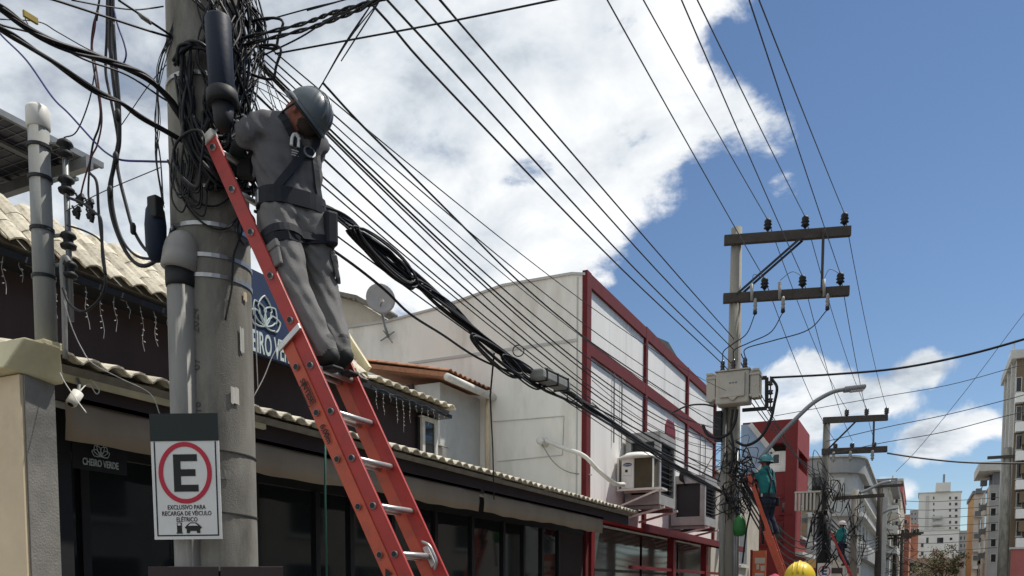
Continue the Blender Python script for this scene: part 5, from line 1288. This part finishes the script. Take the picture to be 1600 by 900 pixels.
# tree
tr_ = thing('street_tree', 'bushy street tree with reddish olive leaves before the white tower', 'tree', (xat(1475, 118), 118, 0))
tb = V((xat(1475, 118), 118, 0)); th = zat(1475, 872, 118)
MB().tube([tb, tb+V((.1, 0, 1.5)), tb+V((0, 0, th))], [.22, .17, .08], 8).build('trunk', 'bark', tr_, True)
cen = tb+V((0, 0, zat(1475, 884, 118)))
for k in range(7):
    a = k*.9; e = cen+V((1.7*math.cos(a), 1.5*math.sin(a), .4+.5*math.sin(k*2.1)))
    MB().tube([tb+V((0, 0, 1.6+.15*k)), tb.lerp(e, .5)+V((0, 0, 1.0)), e], [.08, .05, .02], 5).build('limb', 'bark', tr_, True)
r3 = random.Random(3)
for m_, cnt, sd in (('foliage', 2600, 1), ('foliage_red', 900, 2)):
    lf = MB(); clumps = [(cen+V((r3.gauss(0, 1.35), r3.gauss(0, 1.1), r3.gauss(.25, .75))), r3.uniform(.35, .75)) for _ in range(34)]
    for i in range(cnt):
        c_, r_ = r3.choice(clumps); p = c_+V((r3.gauss(0, r_*.55), r3.gauss(0, r_*.55), r3.gauss(0, r_*.5)))
        u_ = V((r3.uniform(-1, 1), r3.uniform(-1, 1), r3.uniform(-1, 1))).normalized(); w_ = u_.orthogonal().normalized(); s_ = r3.uniform(.10, .2)
        lf.add([p-u_*s_, p+w_*s_*.5, p+u_*s_, p-w_*s_*.5], [(0, 1, 2, 3)])
    stuff(lf.build('crown', m_, tr_))

# unseen houses opposite, added so the dark restaurant glass has something to reflect
for k, (y0, y1, h_, m_) in enumerate(((-22, -8.2, 7.5, 'beigebuild'), (-8, 6.8, 6.2, 'lightgrey'), (7, 21.8, 8.6, 'greybuild'), (22, 39.8, 7.2, 'beigebuild'), (40, 58, 9.5, 'lightgrey'))):
    t_ = thing('opposite_house', ('beige', 'pale', 'grey', 'second beige', 'tall pale')[k]+' unseen house across the street, added for the restaurant glass to reflect', 'house', (10, (y0+y1)/2, 0), 'houses across the street')
    MB().box(7.6, 15, y0, y1, 0, h_).build('wall', m_, t_); MB().box(7.35, 15, y0, y1, h_+.002, h_+.3).build('parapet', 'lightgrey', t_)
    for j in range(4):
        w0 = y0+1+j*(y1-y0-2)/4
        bwin(t_, 'xn', 7.6, w0+.4, w0+2.2, 3.6, 5.0, m='darkglass'); bwin(t_, 'xn', 7.6, w0+.2, w0+2.6, .3, 2.5, m='darkglass')
# ------------------------------------------------------------------ wires and cables
def Q(px, py, X=-3.7): return onX(px, py, X)
def W(px, py, Y=3.6): return onY(px, py, Y)
def far(P, k=6.):                              # carry a wire on past the edge of the picture
    P = list(P); return P+[P[-1]+(P[-1]-P[-2]).normalized()*k]
G_HV = 'bare high-voltage lines'
names = ('nearest the pole', 'in the middle', 'at the outer end')
EX = {(0, 0): (1010, 0), (0, 1): (1094, 0), (0, 2): (1190, 0), (1, 0): (954, 0), (1, 1): (1069, 0), (1, 2): (1174, 0)}
for (lv, k), e in EX.items():
    a = PIN[(2, lv, k)]; p = onX(e[0], e[1], a.x); q = p+(p-a)*.75
    wire('bare line to the %s crossarm insulator %s of the transformer pole' % (('upper', 'lower')[lv], names[k]), sag(a, q, .06, 14), .0085, G_HV, m='wire_metal')
    b = PIN[(3, lv, k)]
    wire('bare line from the %s insulator %s on to the next pole' % (('upper', 'lower')[lv], names[k]), sag(a, b, .35, 18), .0095, G_HV, m='wire_metal')
# four low-voltage lines on the vertical rack
LV = (((575, 0), (700, 140), (971, 420), (1126, 566)), ((605, 0), (700, 103), (992, 420), (1141, 566)), ((650, 0), (700, 56), (1024, 420), (1147, 547)), ((688, 0), (720, 38), (1050, 420), (1141, 523)))
for k, pts in enumerate(LV):
    P = [Q(*p) for p in pts]; P.insert(0, P[0]+(P[0]-P[2])*.5)
    e = V((X2, Y2, P[-1].z)); P.append(e)
    wire('%s of the four parallel lines crossing the big cloud' % ('lowest', 'second lowest', 'second highest', 'highest')[k], spl(P, 6), .0095, 'low-voltage lines')
    f = Q(1289, 742+k*9, -3.75)
    wire('low-voltage line between transformer pole and third pole, %s' % ('lowest', 'second', 'third', 'topmost')[k], sag(e, V((X2, Y3-.2, f.z)), .4, 14), .012, 'low-voltage lines')
# fan of communication cables from near pole to transformer pole
fan = [((388, 60), (1132, 640), .28, .010), ((392, 75), (1130, 655), .34, .008), ((395, 85), (1128, 672), .42, .013), ((398, 92), (1130, 690), .46, .015), ((402, 100), (1130, 695), .485, .013), ((404, 112), (1128, 704), .52, .011),
       ((392, 140), (1126, 720), .40, .014), ((386, 170), (1126, 732), .35, .012), ((390, 190), (1124, 742), .30, .010), ((404, 60), (1134, 610), .22, .009),
       ((388, 230), (1124, 756), .25, .013), ((384, 262), (1122, 770), .15, .011)]
for k, (p, q, s_, r_) in enumerate(fan):
    xo = -3.62-.02*(k % 5)
    wire('one of the black cables fanning from the large pole to the transformer pole', sag(Q(*p, xo), Q(*q, xo), s_, 26), r_*.52, 'fan of black cables')
for k, (pts, r_, lb) in enumerate((
    ([(500, 318), (560, 365), (640, 420), (700, 474), (790, 560), (845, 606), (900, 632), (1000, 690), (1125, 752)], .016, 'single black cable below the lashed bundle crossing the white wall'),
    ([(398, 330), (470, 360), (540, 405), (600, 452), (640, 490), (690, 522), (760, 566), (860, 604), (960, 652), (1122, 740)], .010, 'thin black cable passing in front of the satellite dish'),
    ([(505, 130), (560, 190), (640, 270), (720, 350), (800, 430), (880, 500), (960, 560), (1125, 668)], .008, 'thin cable rising just behind the grey helmet'))):
    wire(lb, spl([Q(*p, -3.66) for p in pts], 6), r_)
# lashed bundle
def bundle(label, path, n, rad, r_, name='cable_bundle', twist=2.5, seed=1, prof=None, mats=('cable',)):
    t_ = thing(name, label, 'cables', path[0]); rr = random.Random(seed); P = spl(path, 7); m = len(P)
    for i in range(n):
        a0 = rr.uniform(0, 6.28); f = rr.uniform(.15, 1); tw_ = rr.uniform(.5, 1)*twist; ph = rr.uniform(0, 6); out = []
        for j, p in enumerate(P):
            u = j/(m-1); tg = (P[min(j+1, m-1)]-P[max(j-1, 0)]).normalized(); a = tg.cross(V((0, 0, 1))).normalized(); b = a.cross(tg)
            w = rad*f*(prof(u) if prof else 1)*(.75+.35*math.sin(9*u+ph)); an = a0+tw_*u*6+.5*math.sin(5*u+ph)
            out.append(p+a*(w*math.cos(an))+b*(w*math.sin(an)))
        MB().tube(out, r_*rr.uniform(.7, 1.3), 5).build('strand', rr.choice(mats), t_, True)
    return t_, P
path = [Q(*p, -3.66) for p in ((384, 296), (440, 308), (505, 324), (548, 348), (585, 388), (620, 420), (655, 446), (700, 482), (745, 520), (790, 556), (835, 584), (885, 612), (935, 646), (1000, 690), (1060, 730), (1128, 768))]
bt, BP = bundle('thick lashed bundle of black cables from the large pole to the transformer pole', path, 13, .045, .0095, seed=4, twist=3, prof=lambda u: .55+.6*math.exp(-((u-.27)/.1)**2)+.9*math.exp(-((u-.45)/.1)**2)+.5*u)
# slack loops stored on the bundle
def slack(label, a, b, w, n, seed, r_=.0085, drop=0.):
    t_ = thing('cable_loops', label, 'cables', a, 'slack loops stored on the bundle'); rr = random.Random(seed); a, b = V(a), V(b); d_ = (b-a); tg = d_.normalized(); sd = tg.cross(V((0, 0, 1))).normalized(); u_ = sd.cross(tg)
    for k in range(n):
        c = (a+b)/2+u_*rr.uniform(-.02, .02)+sd*rr.uniform(-.03, .03)-V((0, 0, drop)); ln = d_.length/2*rr.uniform(.8, 1.05); ww = w*rr.uniform(.45, 1.1)
        tl = rr.uniform(-.3, .3)
        pts = [c+tg*(ln*math.cos(i*math.pi/12))+(u_*math.cos(tl)+sd*math.sin(tl))*(ww*math.sin(i*math.pi/12)*(1+.25*math.cos(i*math.pi/12))) for i in range(25)]
        MB().tube(pts, r_, 5).build('loop', 'cable', t_, True)
slack('long hanging slack loops on the bundle just right of the worker', Q(548, 352, -3.62), Q(650, 442, -3.62), .075, 12, 5, drop=.02)
slack('drooping slack loops at the middle of the bundle before the white wall', Q(735, 518, -3.62), Q(815, 580, -3.62), .11, 6, 6, .009, .04)
slack('tight slack loops beside the grey splice case', Q(785, 552, -3.60), Q(850, 598, -3.60), .10, 6, 7, .009, .02)
sx_ = thing('splice_case', 'grey splice case lashed under the cable bundle before the white building', 'closure', Q(862, 598))
a, b = Q(838, 584, -3.55), Q(882, 604, -3.55); tg = (b-a).normalized(); sd = tg.cross(V((0, 0, 1))).normalized(); u_ = sd.cross(tg)
MB().hexa((a+b)/2, (b-a)/2, sd*.08, u_*.055).build('case_body', 'conduit', sx_, bev=.025)
MB().hexa((a+b)/2+u_*.06, (b-a)*.42, sd*.085, u_*.008).build('case_lid', 'polymer_grey', sx_, bev=.006)
for t in (.12, .5, .88):
    MB().hexa(a.lerp(b, t), tg*.012, sd*.088, u_*.064).build('case_band', 'black', sx_)
MB().tube([Q(772, 552, -3.62), Q(766, 620, -3.9), Q(770, 700, -4.6), Q(772, 780, -5.2)], .009, 5).build('drop_lead', 'cable', bt, True)
for c0, rr_ in (((810, 548), .055), ((893, 620), .05), ((905, 632), .04)):
    c = Q(*c0, -3.6); MB().tube([c+RT*(rr_*math.cos(i*.42))+V((0, 0, rr_*math.sin(i*.42))) for i in range(16)], .006, 5).build('lead_loop', 'cable', bt, True)
# cables leaving the large pole to the upper left
bundle('upper black cable bundle leaving the large pole to the upper left', [Q(*p, -3.74) for p in ((302, 222), (280, 180), (262, 152), (225, 118), (175, 99), (120, 80), (50, 48), (0, 14), (-70, -30), (-200, -110))], 9, .022, .0085, seed=11)
bundle('lower black cable bundle leaving the large pole to the upper left', [Q(*p, -3.72) for p in ((312, 236), (282, 217), (225, 185), (190, 162), (155, 145), (100, 107), (37, 67), (0, 44), (-80, 0), (-220, -80))], 7, .014, .0085, seed=12)
for k, (pts, r_, m_, lb) in enumerate((
    ([(-30, -45), (40, -12), (85, 0), (180, 31), (252, 54), (330, 75)], .006, 'cable', 'thin straight wire reaching the upper left of the large pole'),
    ([(112, 0), (160, 9), (207, 15), (235, 13), (255, 10)], .004, 'cable', 'thin sagging wire at the top left'),
    ([(185, 0), (215, 20), (232, 32), (262, 52), (300, 80)], .006, 'cable', 'thin wire with a fat joint at the top left of the large pole'),
    ([(-40, 20), (5, 40), (60, 55), (130, 92), (200, 118), (262, 158), (320, 185)], .005, 'cable', 'thin wire running under the upper left bundle'),
    ([(0, 30), (60, 34), (90, 50), (140, 78), (190, 100)], .003, 'wire_metal', 'fine messenger wire over the upper left bundle'))):
    wire(lb, spl([Q(*p, -3.80) for p in pts], 6), r_, m=m_)
MB_ = MB().tube([Q(215, 20, -3.8), Q(222, 26, -3.8), Q(231, 32, -3.8), Q(236, 38, -3.8)], [.006, .013, .013, .006], 8)
tag(MB_.build('wire_joint', 'conduit', None, True), 'fat grey joint on the thin wire at the top left', 'joint')
yt = thing('yellow_tag', 'yellow cable tag on the upper left bundle', 'tag', Q(47, 28, -3.7))
MB().beam(Q(36, 20, -3.7), Q(59, 34, -3.7), .012, .03).build('tag_plate', 'yellowtag', yt, bev=.003)
MB().tube([Q(38, 22, -3.71), Q(40, 32, -3.71), Q(44, 38, -3.71)], .002, 4).build('tie', 'cable', yt)
# hanging drops left of the pole
drops = [
 ([(172, -30), (172, 30), (173, 80), (178, 130), (184, 180), (186, 215), (178, 260), (171, 300), (177, 345), (196, 392), (217, 414), (240, 410), (262, 384), (278, 362)], .012, 'cable', 'thick black drop cable curving into the grey weatherhead'),
 ([(176, -30), (177, 40), (181, 100), (186, 160), (187, 220), (183, 258), (197, 320), (210, 362), (232, 394), (258, 396), (272, 378)], .010, 'cable', 'black drop cable with a joint beside the large pole'),
 ([(168, -30), (167, 50), (165, 110), (172, 150), (180, 190), (184, 225), (176, 270), (176, 320), (190, 372), (214, 400), (245, 402), (268, 380)], .008, 'cable', 'thin black drop cable left of the weatherhead'),
 ([(170, -30), (170, 40), (170, 70), (174, 95)], .007, 'cable_red', 'dark red cable hanging at the top left'),
 ([(177, 10), (184, 40), (192, 62), (197, 82), (195, 95), (190, 102)], .005, 'cable_blue', 'bright blue cable bowing out at the top left'),
 ([(158, -20), (153, 15), (146, 40), (143, 75), (147, 110), (153, 145), (157, 175), (154, 200), (146, 222), (140, 260), (138, 300), (140, 315)], .006, 'cable', 'dark cable curving down towards the service post'),
 ([(160, -20), (151, 20), (148, 45), (144, 72), (150, 105), (156, 150), (159, 190), (152, 226), (143, 245), (132, 280), (126, 305)], .005, 'cable_red', 'second dark red cable curving towards the service post'),
 ([(-60, -5), (-20, 30), (5, 58), (42, 95), (82, 152), (108, 178), (148, 222), (168, 240), (190, 250), (230, 252), (275, 253)], .006, 'cable_blue', 'long dark blue cable sweeping from the top left to the pole'),
 ([(100, 215), (120, 205), (140, 155), (150, 100)], .004, 'cable', 'thin wire rising from the service post'),
 ([(105, 308), (130, 318), (148, 332), (158, 345), (160, 400), (165, 440), (155, 468), (130, 487), (108, 474), (98, 450)], .0085, 'cable', 'black service cable looping below the service post'),
 ([(140, 270), (151, 285), (154, 330), (160, 385), (165, 430)], .0085, 'cable', 'black service cable falling straight beside the service post'),
 ([(105, 352), (130, 360), (150, 370), (160, 380)], .006, 'cable', 'short lead from the lowest service post insulator'),
 ([(103, 330), (160, 300), (250, 262)], .003, 'wire_metal', 'fine stay wire from the service post to the large pole'),
 ([(190, 195), (235, 130), (275, 85)], .003, 'wire_metal', 'fine slanting wire crossing the upper left bundles'),
 ([(84, 560), (100, 595), (120, 625), (135, 645)], .003, 'pvcwhite', 'pale thin wire hanging over the coping'),
 ([(100, 470), (112, 510), (128, 545), (145, 568), (190, 592), (235, 615), (250, 648)], .003, 'grey_cable', 'pale thin wire from the conduit to the parking sign')]
for pts, r_, m_, lb in drops: wire(lb, spl((far([W(*p, 3.58) for p in pts][::-1], 2.)[::-1] if pts[0][1] < 0 and pts[0][0] > 100 else [W(*p, 3.58) for p in pts]), 6), r_, m=m_, name='drop_cable')
for k, (x, y) in enumerate(((181, 247), (208, 358), (184, 180), (172, 300))):
    c = W(x, y, 3.565); t_ = tag(MB().lathe(c-V((0, 0, .03)), (0, 0, 1), [(.01, 0), (.016, .01), (.017, .05), (.01, .065)], 8).build('cable_joint', 'black', None, True), ('black tape joint at the blue cable crossing', 'black joint low on the drop cable', 'black knot high on the drop cable', 'lumpy tape joint midway on the drop cable')[k], 'joint', 'tape joints on the drop cables')
for k in range(5):
    o = .012*k
    wire('one of the leads entering the weatherhead', spl([W(245+3*k, 405-4*k, 3.56), W(262, 385-2*k, 3.54), W(272, 365, 3.52)+V((0, 0, o)), cp_+V((0, 0, 3.44))-RT*.05+camd*.05], 6), .008, 'leads at the weatherhead', name='drop_cable')
for k in range(8):
    wire('one of the fine wires hanging along the left edge of the large pole', spl([W(272, rnd.uniform(20, 60), 3.52), W(247+rnd.uniform(-2, 6), rnd.uniform(95, 125), 3.5), W(244+rnd.uniform(-3, 8), 190, 3.5), W(245+rnd.uniform(-3, 10), 250, 3.5), W(254+rnd.uniform(-2, 6), rnd.uniform(312, 325), 3.52)], 5), .0022, 'fine hanging wires', name='drop_cable')
# tangle round the pole head: too many loops to count
tg_ = MB(); rr = random.Random(21)
def cylp(px, py, out=0.):                       # a point just off the pole surface seen at this pixel
    d = ray(px, py); o = V((EY.x-PX1, EY.y-PY1)); dx, dy = d.x, d.y; rad = .222+out
    A = dx*dx+dy*dy; B = o.x*dx+o.y*dy; C_ = o.x*o.x+o.y*o.y-rad*rad; ds_ = B*B-A*C_
    t = (-B-math.sqrt(ds_))/A if ds_ > 0 else -B/A
    return EY+d*t
def rnd_path(pts, jit, out, r_):
    P = [cylp(x+rr.gauss(0, jit), y+rr.gauss(0, jit), out+abs(rr.gauss(0, .025))) for x, y in pts]
    tg_.tube(spl(P, 6), r_, 5)
for k in range(20): rnd_path([(325+rr.uniform(-30, 40), -15), (338+rr.uniform(-25, 40), 40), (342+rr.uniform(-40, 40), 90), (350+rr.uniform(-40, 30), 150), (355+rr.uniform(-40, 25), 215)], 4, .02, rr.choice((.003, .005, .006, .008)))
for k in range(24): rnd_path([(285+rr.uniform(-8, 14), 120+rr.uniform(-60, 20)), (292, 170), (300+rr.uniform(-10, 14), 215), (330, 260+rr.uniform(-10, 20)), (370, 288+rr.uniform(-10, 15))], 6, .02, rr.choice((.005, .008, .011)))
for k in range(10): rnd_path([(275, 100+rr.uniform(-5, 5)), (290+rr.uniform(-4, 4), 72), (318, 70+rr.uniform(-5, 5)), (335, 90)], 3, .03, .009)
for k in range(30): rnd_path([(370+rr.uniform(-10, 30), -10), (380+rr.uniform(-10, 35), 50), (378+rr.uniform(-14, 26), 110), (374+rr.uniform(-12, 18), 170), (372+rr.uniform(-14, 24), 230), (378+rr.uniform(-14, 18), 285)], 9, .01, rr.choice((.003, .004, .006, .009)))
for k in range(30):
    x, y = rr.uniform(345, 400), rr.uniform(185, 290); rnd_path([(x+rr.uniform(-28, 28), y+rr.uniform(-28, 28)) for _ in range(5)], 5, .03, rr.choice((.005, .008, .011)))
for k in range(9):
    x0, y0 = rr.uniform(268, 300), rr.uniform(225, 275); tg_.tube(spl([cylp(x0, y0, .02), cylp(x0-3, y0+50, .03), cylp(x0+10+rr.uniform(0, 15), y0+70, .03), cylp(x0+25, y0+20, .02), cylp(x0+15, y0-30, .02)], 6), .005, 5)
for pts in (([(268, 215), (282, 270), (300, 310), (335, 322), (362, 305), (372, 280)]), ([(262, 250), (290, 318), (320, 350), (350, 358), (372, 340), (385, 320)]), ([(372, 320), (378, 360), (365, 400), (362, 450), (352, 500)]), ([(385, 330), (374, 345), (372, 365), (382, 382), (396, 372), (398, 345), (388, 330)])):
    tg_.tube(spl([cylp(x, y, .012) for x, y in pts], 8), .0055, 6)
o = stuff(tg_.build('cable_tangle', 'cable', None, True)); tag(o, 'dense tangle of black cables wrapped round the head of the large pole', 'cables')
for k, (cx, cy, rx, ry) in enumerate(((415, 52, 32, 24), (411, 97, 33, 27), (300, 248, 22, 45))):
    m_ = MB()
    m_.tube([W(cx+rx*math.cos(i*.27+1)+.35*rx*math.sin(i*.54), cy+ry*math.sin(i*.27+1), 3.85 if k < 2 else 3.42) for i in range(25)], .0075, 6)
    tag(m_.build('cable_loop', 'cable', None, True), ('upper round cable loop right of the blue closure', 'lower round cable loop right of the blue closure', 'long dark cable loop on the left of the pole face')[k], 'cable loop')
# connector blocks between ladder head and worker
for k, (x, y, w_, h_) in enumerate(((386, 205, 10, 14), (372, 235, 9, 12), (384, 262, 12, 16), (398, 238, 8, 12))):
    c = W(x, y, 3.66); t_ = thing('connector_block', ('black connector block by the worker glove', 'black connector block at the ladder head', 'large black connector block below the glove', 'small black connector block close to the grey shirt')[k], 'connector', c, 'connector blocks at the ladder head')
    s_ = 4.7/1300; a_ = rr.uniform(-.5, .5); u_ = RT*math.cos(a_)+V((0, 0, math.sin(a_))); v_ = V((0, 0, 1))*math.cos(a_)-RT*math.sin(a_)
    MB().hexa(c, u_*(w_*s_), v_*(h_*s_), FH*.03).build('block_body', 'black', t_, bev=.01)
    for q in (-1, 1): MB().cyl(c+u_*(q*w_*s_*.6)+v_*(h_*s_), c+u_*(q*w_*s_*.7)+v_*(h_*s_*1.5), .01, n=6).build('terminal', 'polymer_grey', t_)
# service wires crossing the sky
up_end = [((370, 62), (470, 38), (520, 20), (590, 0), (680, -28)), ((372, 72), (470, 48), (540, 24), (600, -2), (680, -30))]
for k, pts in enumerate(up_end):
    P = spl(far(far([W(x, y, 3.75-.0008*(x-370)) for x, y in pts], .5)), 10)
    t_ = thing('twisted_cable', ('upper', 'lower')[k]+' twisted black service cable rising right from the pole head', 'cable', P[0], 'twisted service cables')
    for q in range(2):
        MB().tube([p+V((0, 0, .006*math.cos(i*.9+q*math.pi)))+FH*(.006*math.sin(i*.9+q*math.pi)) for i, p in enumerate(P)], .0055, 5).build('strand', 'cable', t_, True)
for pts, r_, lb in (([(372, 44), (480, 14), (530, 2), (600, -18)], .004, 'thin wire above the twisted service cables'),
                    ([(430, 84), (560, 60), (700, 34), (865, 0), (990, -26)], .005, 'long thin wire slanting up across the cloud'),
                    ([(493, 145), (505, 128), (540, 66), (582, 4), (600, -24)], .0035, 'thin wire rising from the helmet to the top edge'),
                    ([(496, 144), (545, 62), (594, 0), (612, -28)], .003, 'second thin wire rising from the helmet to the top edge'),
                    ([(400, 92), (470, 58), (520, 26), (570, 6), (620, -15)], .005, 'thin wire joining the twisted cables at the top')):
    wire(lb, spl(far([W(x, y, 3.95) for x, y in pts]), 6), r_)
for k in range(9):
    a = W(380+rr.uniform(-4, 25), rr.uniform(40, 160), 3.8); b = W(440+rr.uniform(-20, 30), rr.uniform(120, 300), 3.9+rr.uniform(0, .3))
    wire('one of the fine wires criss-crossing behind the worker', sag(a, b, rr.uniform(-.02, .06), 8), .0025, 'fine criss-cross wires')
for pts, r_, lb, Yv in (([(508, 660), (508, 780), (511, 930)], .006, 'green cord hanging straight behind the ladder', 5.9),):
    wire(lb, [W(x, y, 6.6) for x, y in pts], .011, m='green_cord', name='hanging_rope', cat='rope')
for pts, lb in (([(396, 620), (412, 590), (424, 560), (432, 545)], 'pale thin wire curling below the blue sign'), ([(398, 480), (400, 540), (403, 605)], 'pale thin wire hanging down the blue sign')):
    wire(lb, spl([onX(x, y, -5.9) for x, y in pts], 5), .005, m='grey_cable')
# across the street
e1_ = onY(1205, 590, 18.4)
wire('thick dark cable crossing the street from the transformer pole to the right', spl([e1_, onY(1300, 585, 18.4), onY(1400, 576, 18.2), onY(1500, 557, 18), onY(1600, 530, 17.8), onY(1760, 480, 17.6)], 6), .022)
def cross(lb, pts, Yv, r_): wire(lb, spl([onY(x, y, Yv) for x, y in pts], 6), r_, name='crossing_wire', m='wire_metal', group='thin wires crossing the street')
cross('dark sagging wire from the third pole to the right-hand tower', [(1386, 708), (1440, 716), (1500, 722), (1560, 724), (1640, 724)], 38.3, .035)
cross('thin wire from the third pole rising right, upper', [(1290, 690), (1387, 667), (1470, 650), (1560, 628), (1660, 600)], 38.2, .016)
cross('thin wire from the third pole rising right, lower', [(1290, 712), (1373, 693), (1470, 676), (1560, 653), (1660, 628)], 38.2, .016)
cross('thin wire over the lamp head rising right', [(1210, 650), (1360, 623), (1480, 602), (1580, 575), (1660, 552)], 38.2, .014)
cross('thin steep wire dropping to the far left poles', [(1660, 420), (1600, 490), (1517, 600), (1440, 695), (1400, 737)], 40, .012)
for k in range(7):
    y = 782+k*13; cross('one of the thin far wires across the street before the tower', [(1400, y), (1450, y+2), (1510, y-1), (1562, y-5)], 92, .028)
# transformer leads
for k in range(3):
    a, b = FUSE[k], BUSH[k]; mid = (a+b)/2+V((0, -.1, -.12))
    wire('curved lead from a fuse to the transformer bushing, %s' % names[k], spl([a, a.lerp(b, .22)+V((0, -.1, -.22)), a.lerp(b, .65)+V((0, -.1, -.02)), b+V((.02, -.02, .18)), b], 7), .011, name='transformer_lead')
    wire('short jumper over the lower crossarm, %s' % names[k], spl([PIN[(2, 1, k)], PIN[(2, 1, k)]+V((-.2, -.1, .1)), FUSE[k]+V((-.07, 0, .66))], 6), .006, name='jumper')
for pts, r_, lb in (([(1150, 690), (1166, 696), (1188, 684), (1204, 656), (1210, 630), (1214, 606), (1206, 592)], .03, 'thick black cable looping from the insulator rack back to the pole'),
                    ([(1152, 640), (1148, 660), (1138, 678), (1120, 684), (1105, 678), (1098, 664)], .035, 'thick black cable looping left below the transformer'),
                    ([(1145, 640), (1142, 670), (1146, 705), (1140, 740)], .03, 'thick black cable down the pole under the transformer'),
                    ([(1050, 645), (1075, 634), (1100, 632), (1118, 636)], .018, 'pale arm-like cable from the white facade to the pole'),
                    ([(1165, 735), (1158, 760), (1172, 790), (1166, 830), (1160, 880)], .02, 'black cable hanging below the teal worker'),
                    ([(1158, 742), (1188, 800), (1192, 850)], .03, 'slanting black cable beside the orange ladder')):
    wire(lb, spl([onY(x, y, 18.15) for x, y in pts], 6), r_)
def tangle(label, xr, yr, Yv, n, seed, rs_):
    b = MB(); q = random.Random(seed)
    for k in range(n):
        x, y = q.uniform(*xr), q.uniform(*yr); P = [onY(x+q.gauss(0, (xr[1]-xr[0])*.28), y+q.gauss(0, (yr[1]-yr[0])*.16), Yv+q.gauss(0, .12)) for _ in range(5)]
        b.tube(spl(P, 5), q.choice(rs_), 4)
    return tag(stuff(b.build('cable_tangle', 'cable', None, True)), label, 'cables')
tangle('tangle of cables on the transformer pole beside the teal worker', (1130, 1172), (705, 800), 18.25, 48, 31, (.006, .009, .014))
tangle('tangle of cables on the pole with the ribbed transformer', (1272, 1305), (745, 870), Y3-.4, 34, 32, (.010, .016, .024))
tangle('tangle of cables on the thin far pole', (1322, 1345), (770, 880), 46.6, 16, 33, (.012, .02))
tangle('tangle of cables round the far dark poles', (1366, 1420), (815, 895), 85, 18, 34, (.02, .03))
for k in range(5):
    wire('one of the cables sagging from the transformer pole to the third pole', sag(onY(1160, 745+k*8, 18.5), onY(1285, 835+k*5, Y3-.3), .8+.1*k, 14), .02, 'cables to the third pole')
    wire('one of the cables sagging beyond the third pole', sag(onY(1290, 800+k*8, Y3), onY(1372, 838+k*5, 62), .7, 12), .03, 'cables beyond the third pole')
for k in range(3):
    wire('one of the thin wires running low along the white facade', sag(onX(925, 560+k*34, -5.0), onX(1128, 668+k*30, -4.2), .25+.04*k, 14), .006, 'thin facade wires')
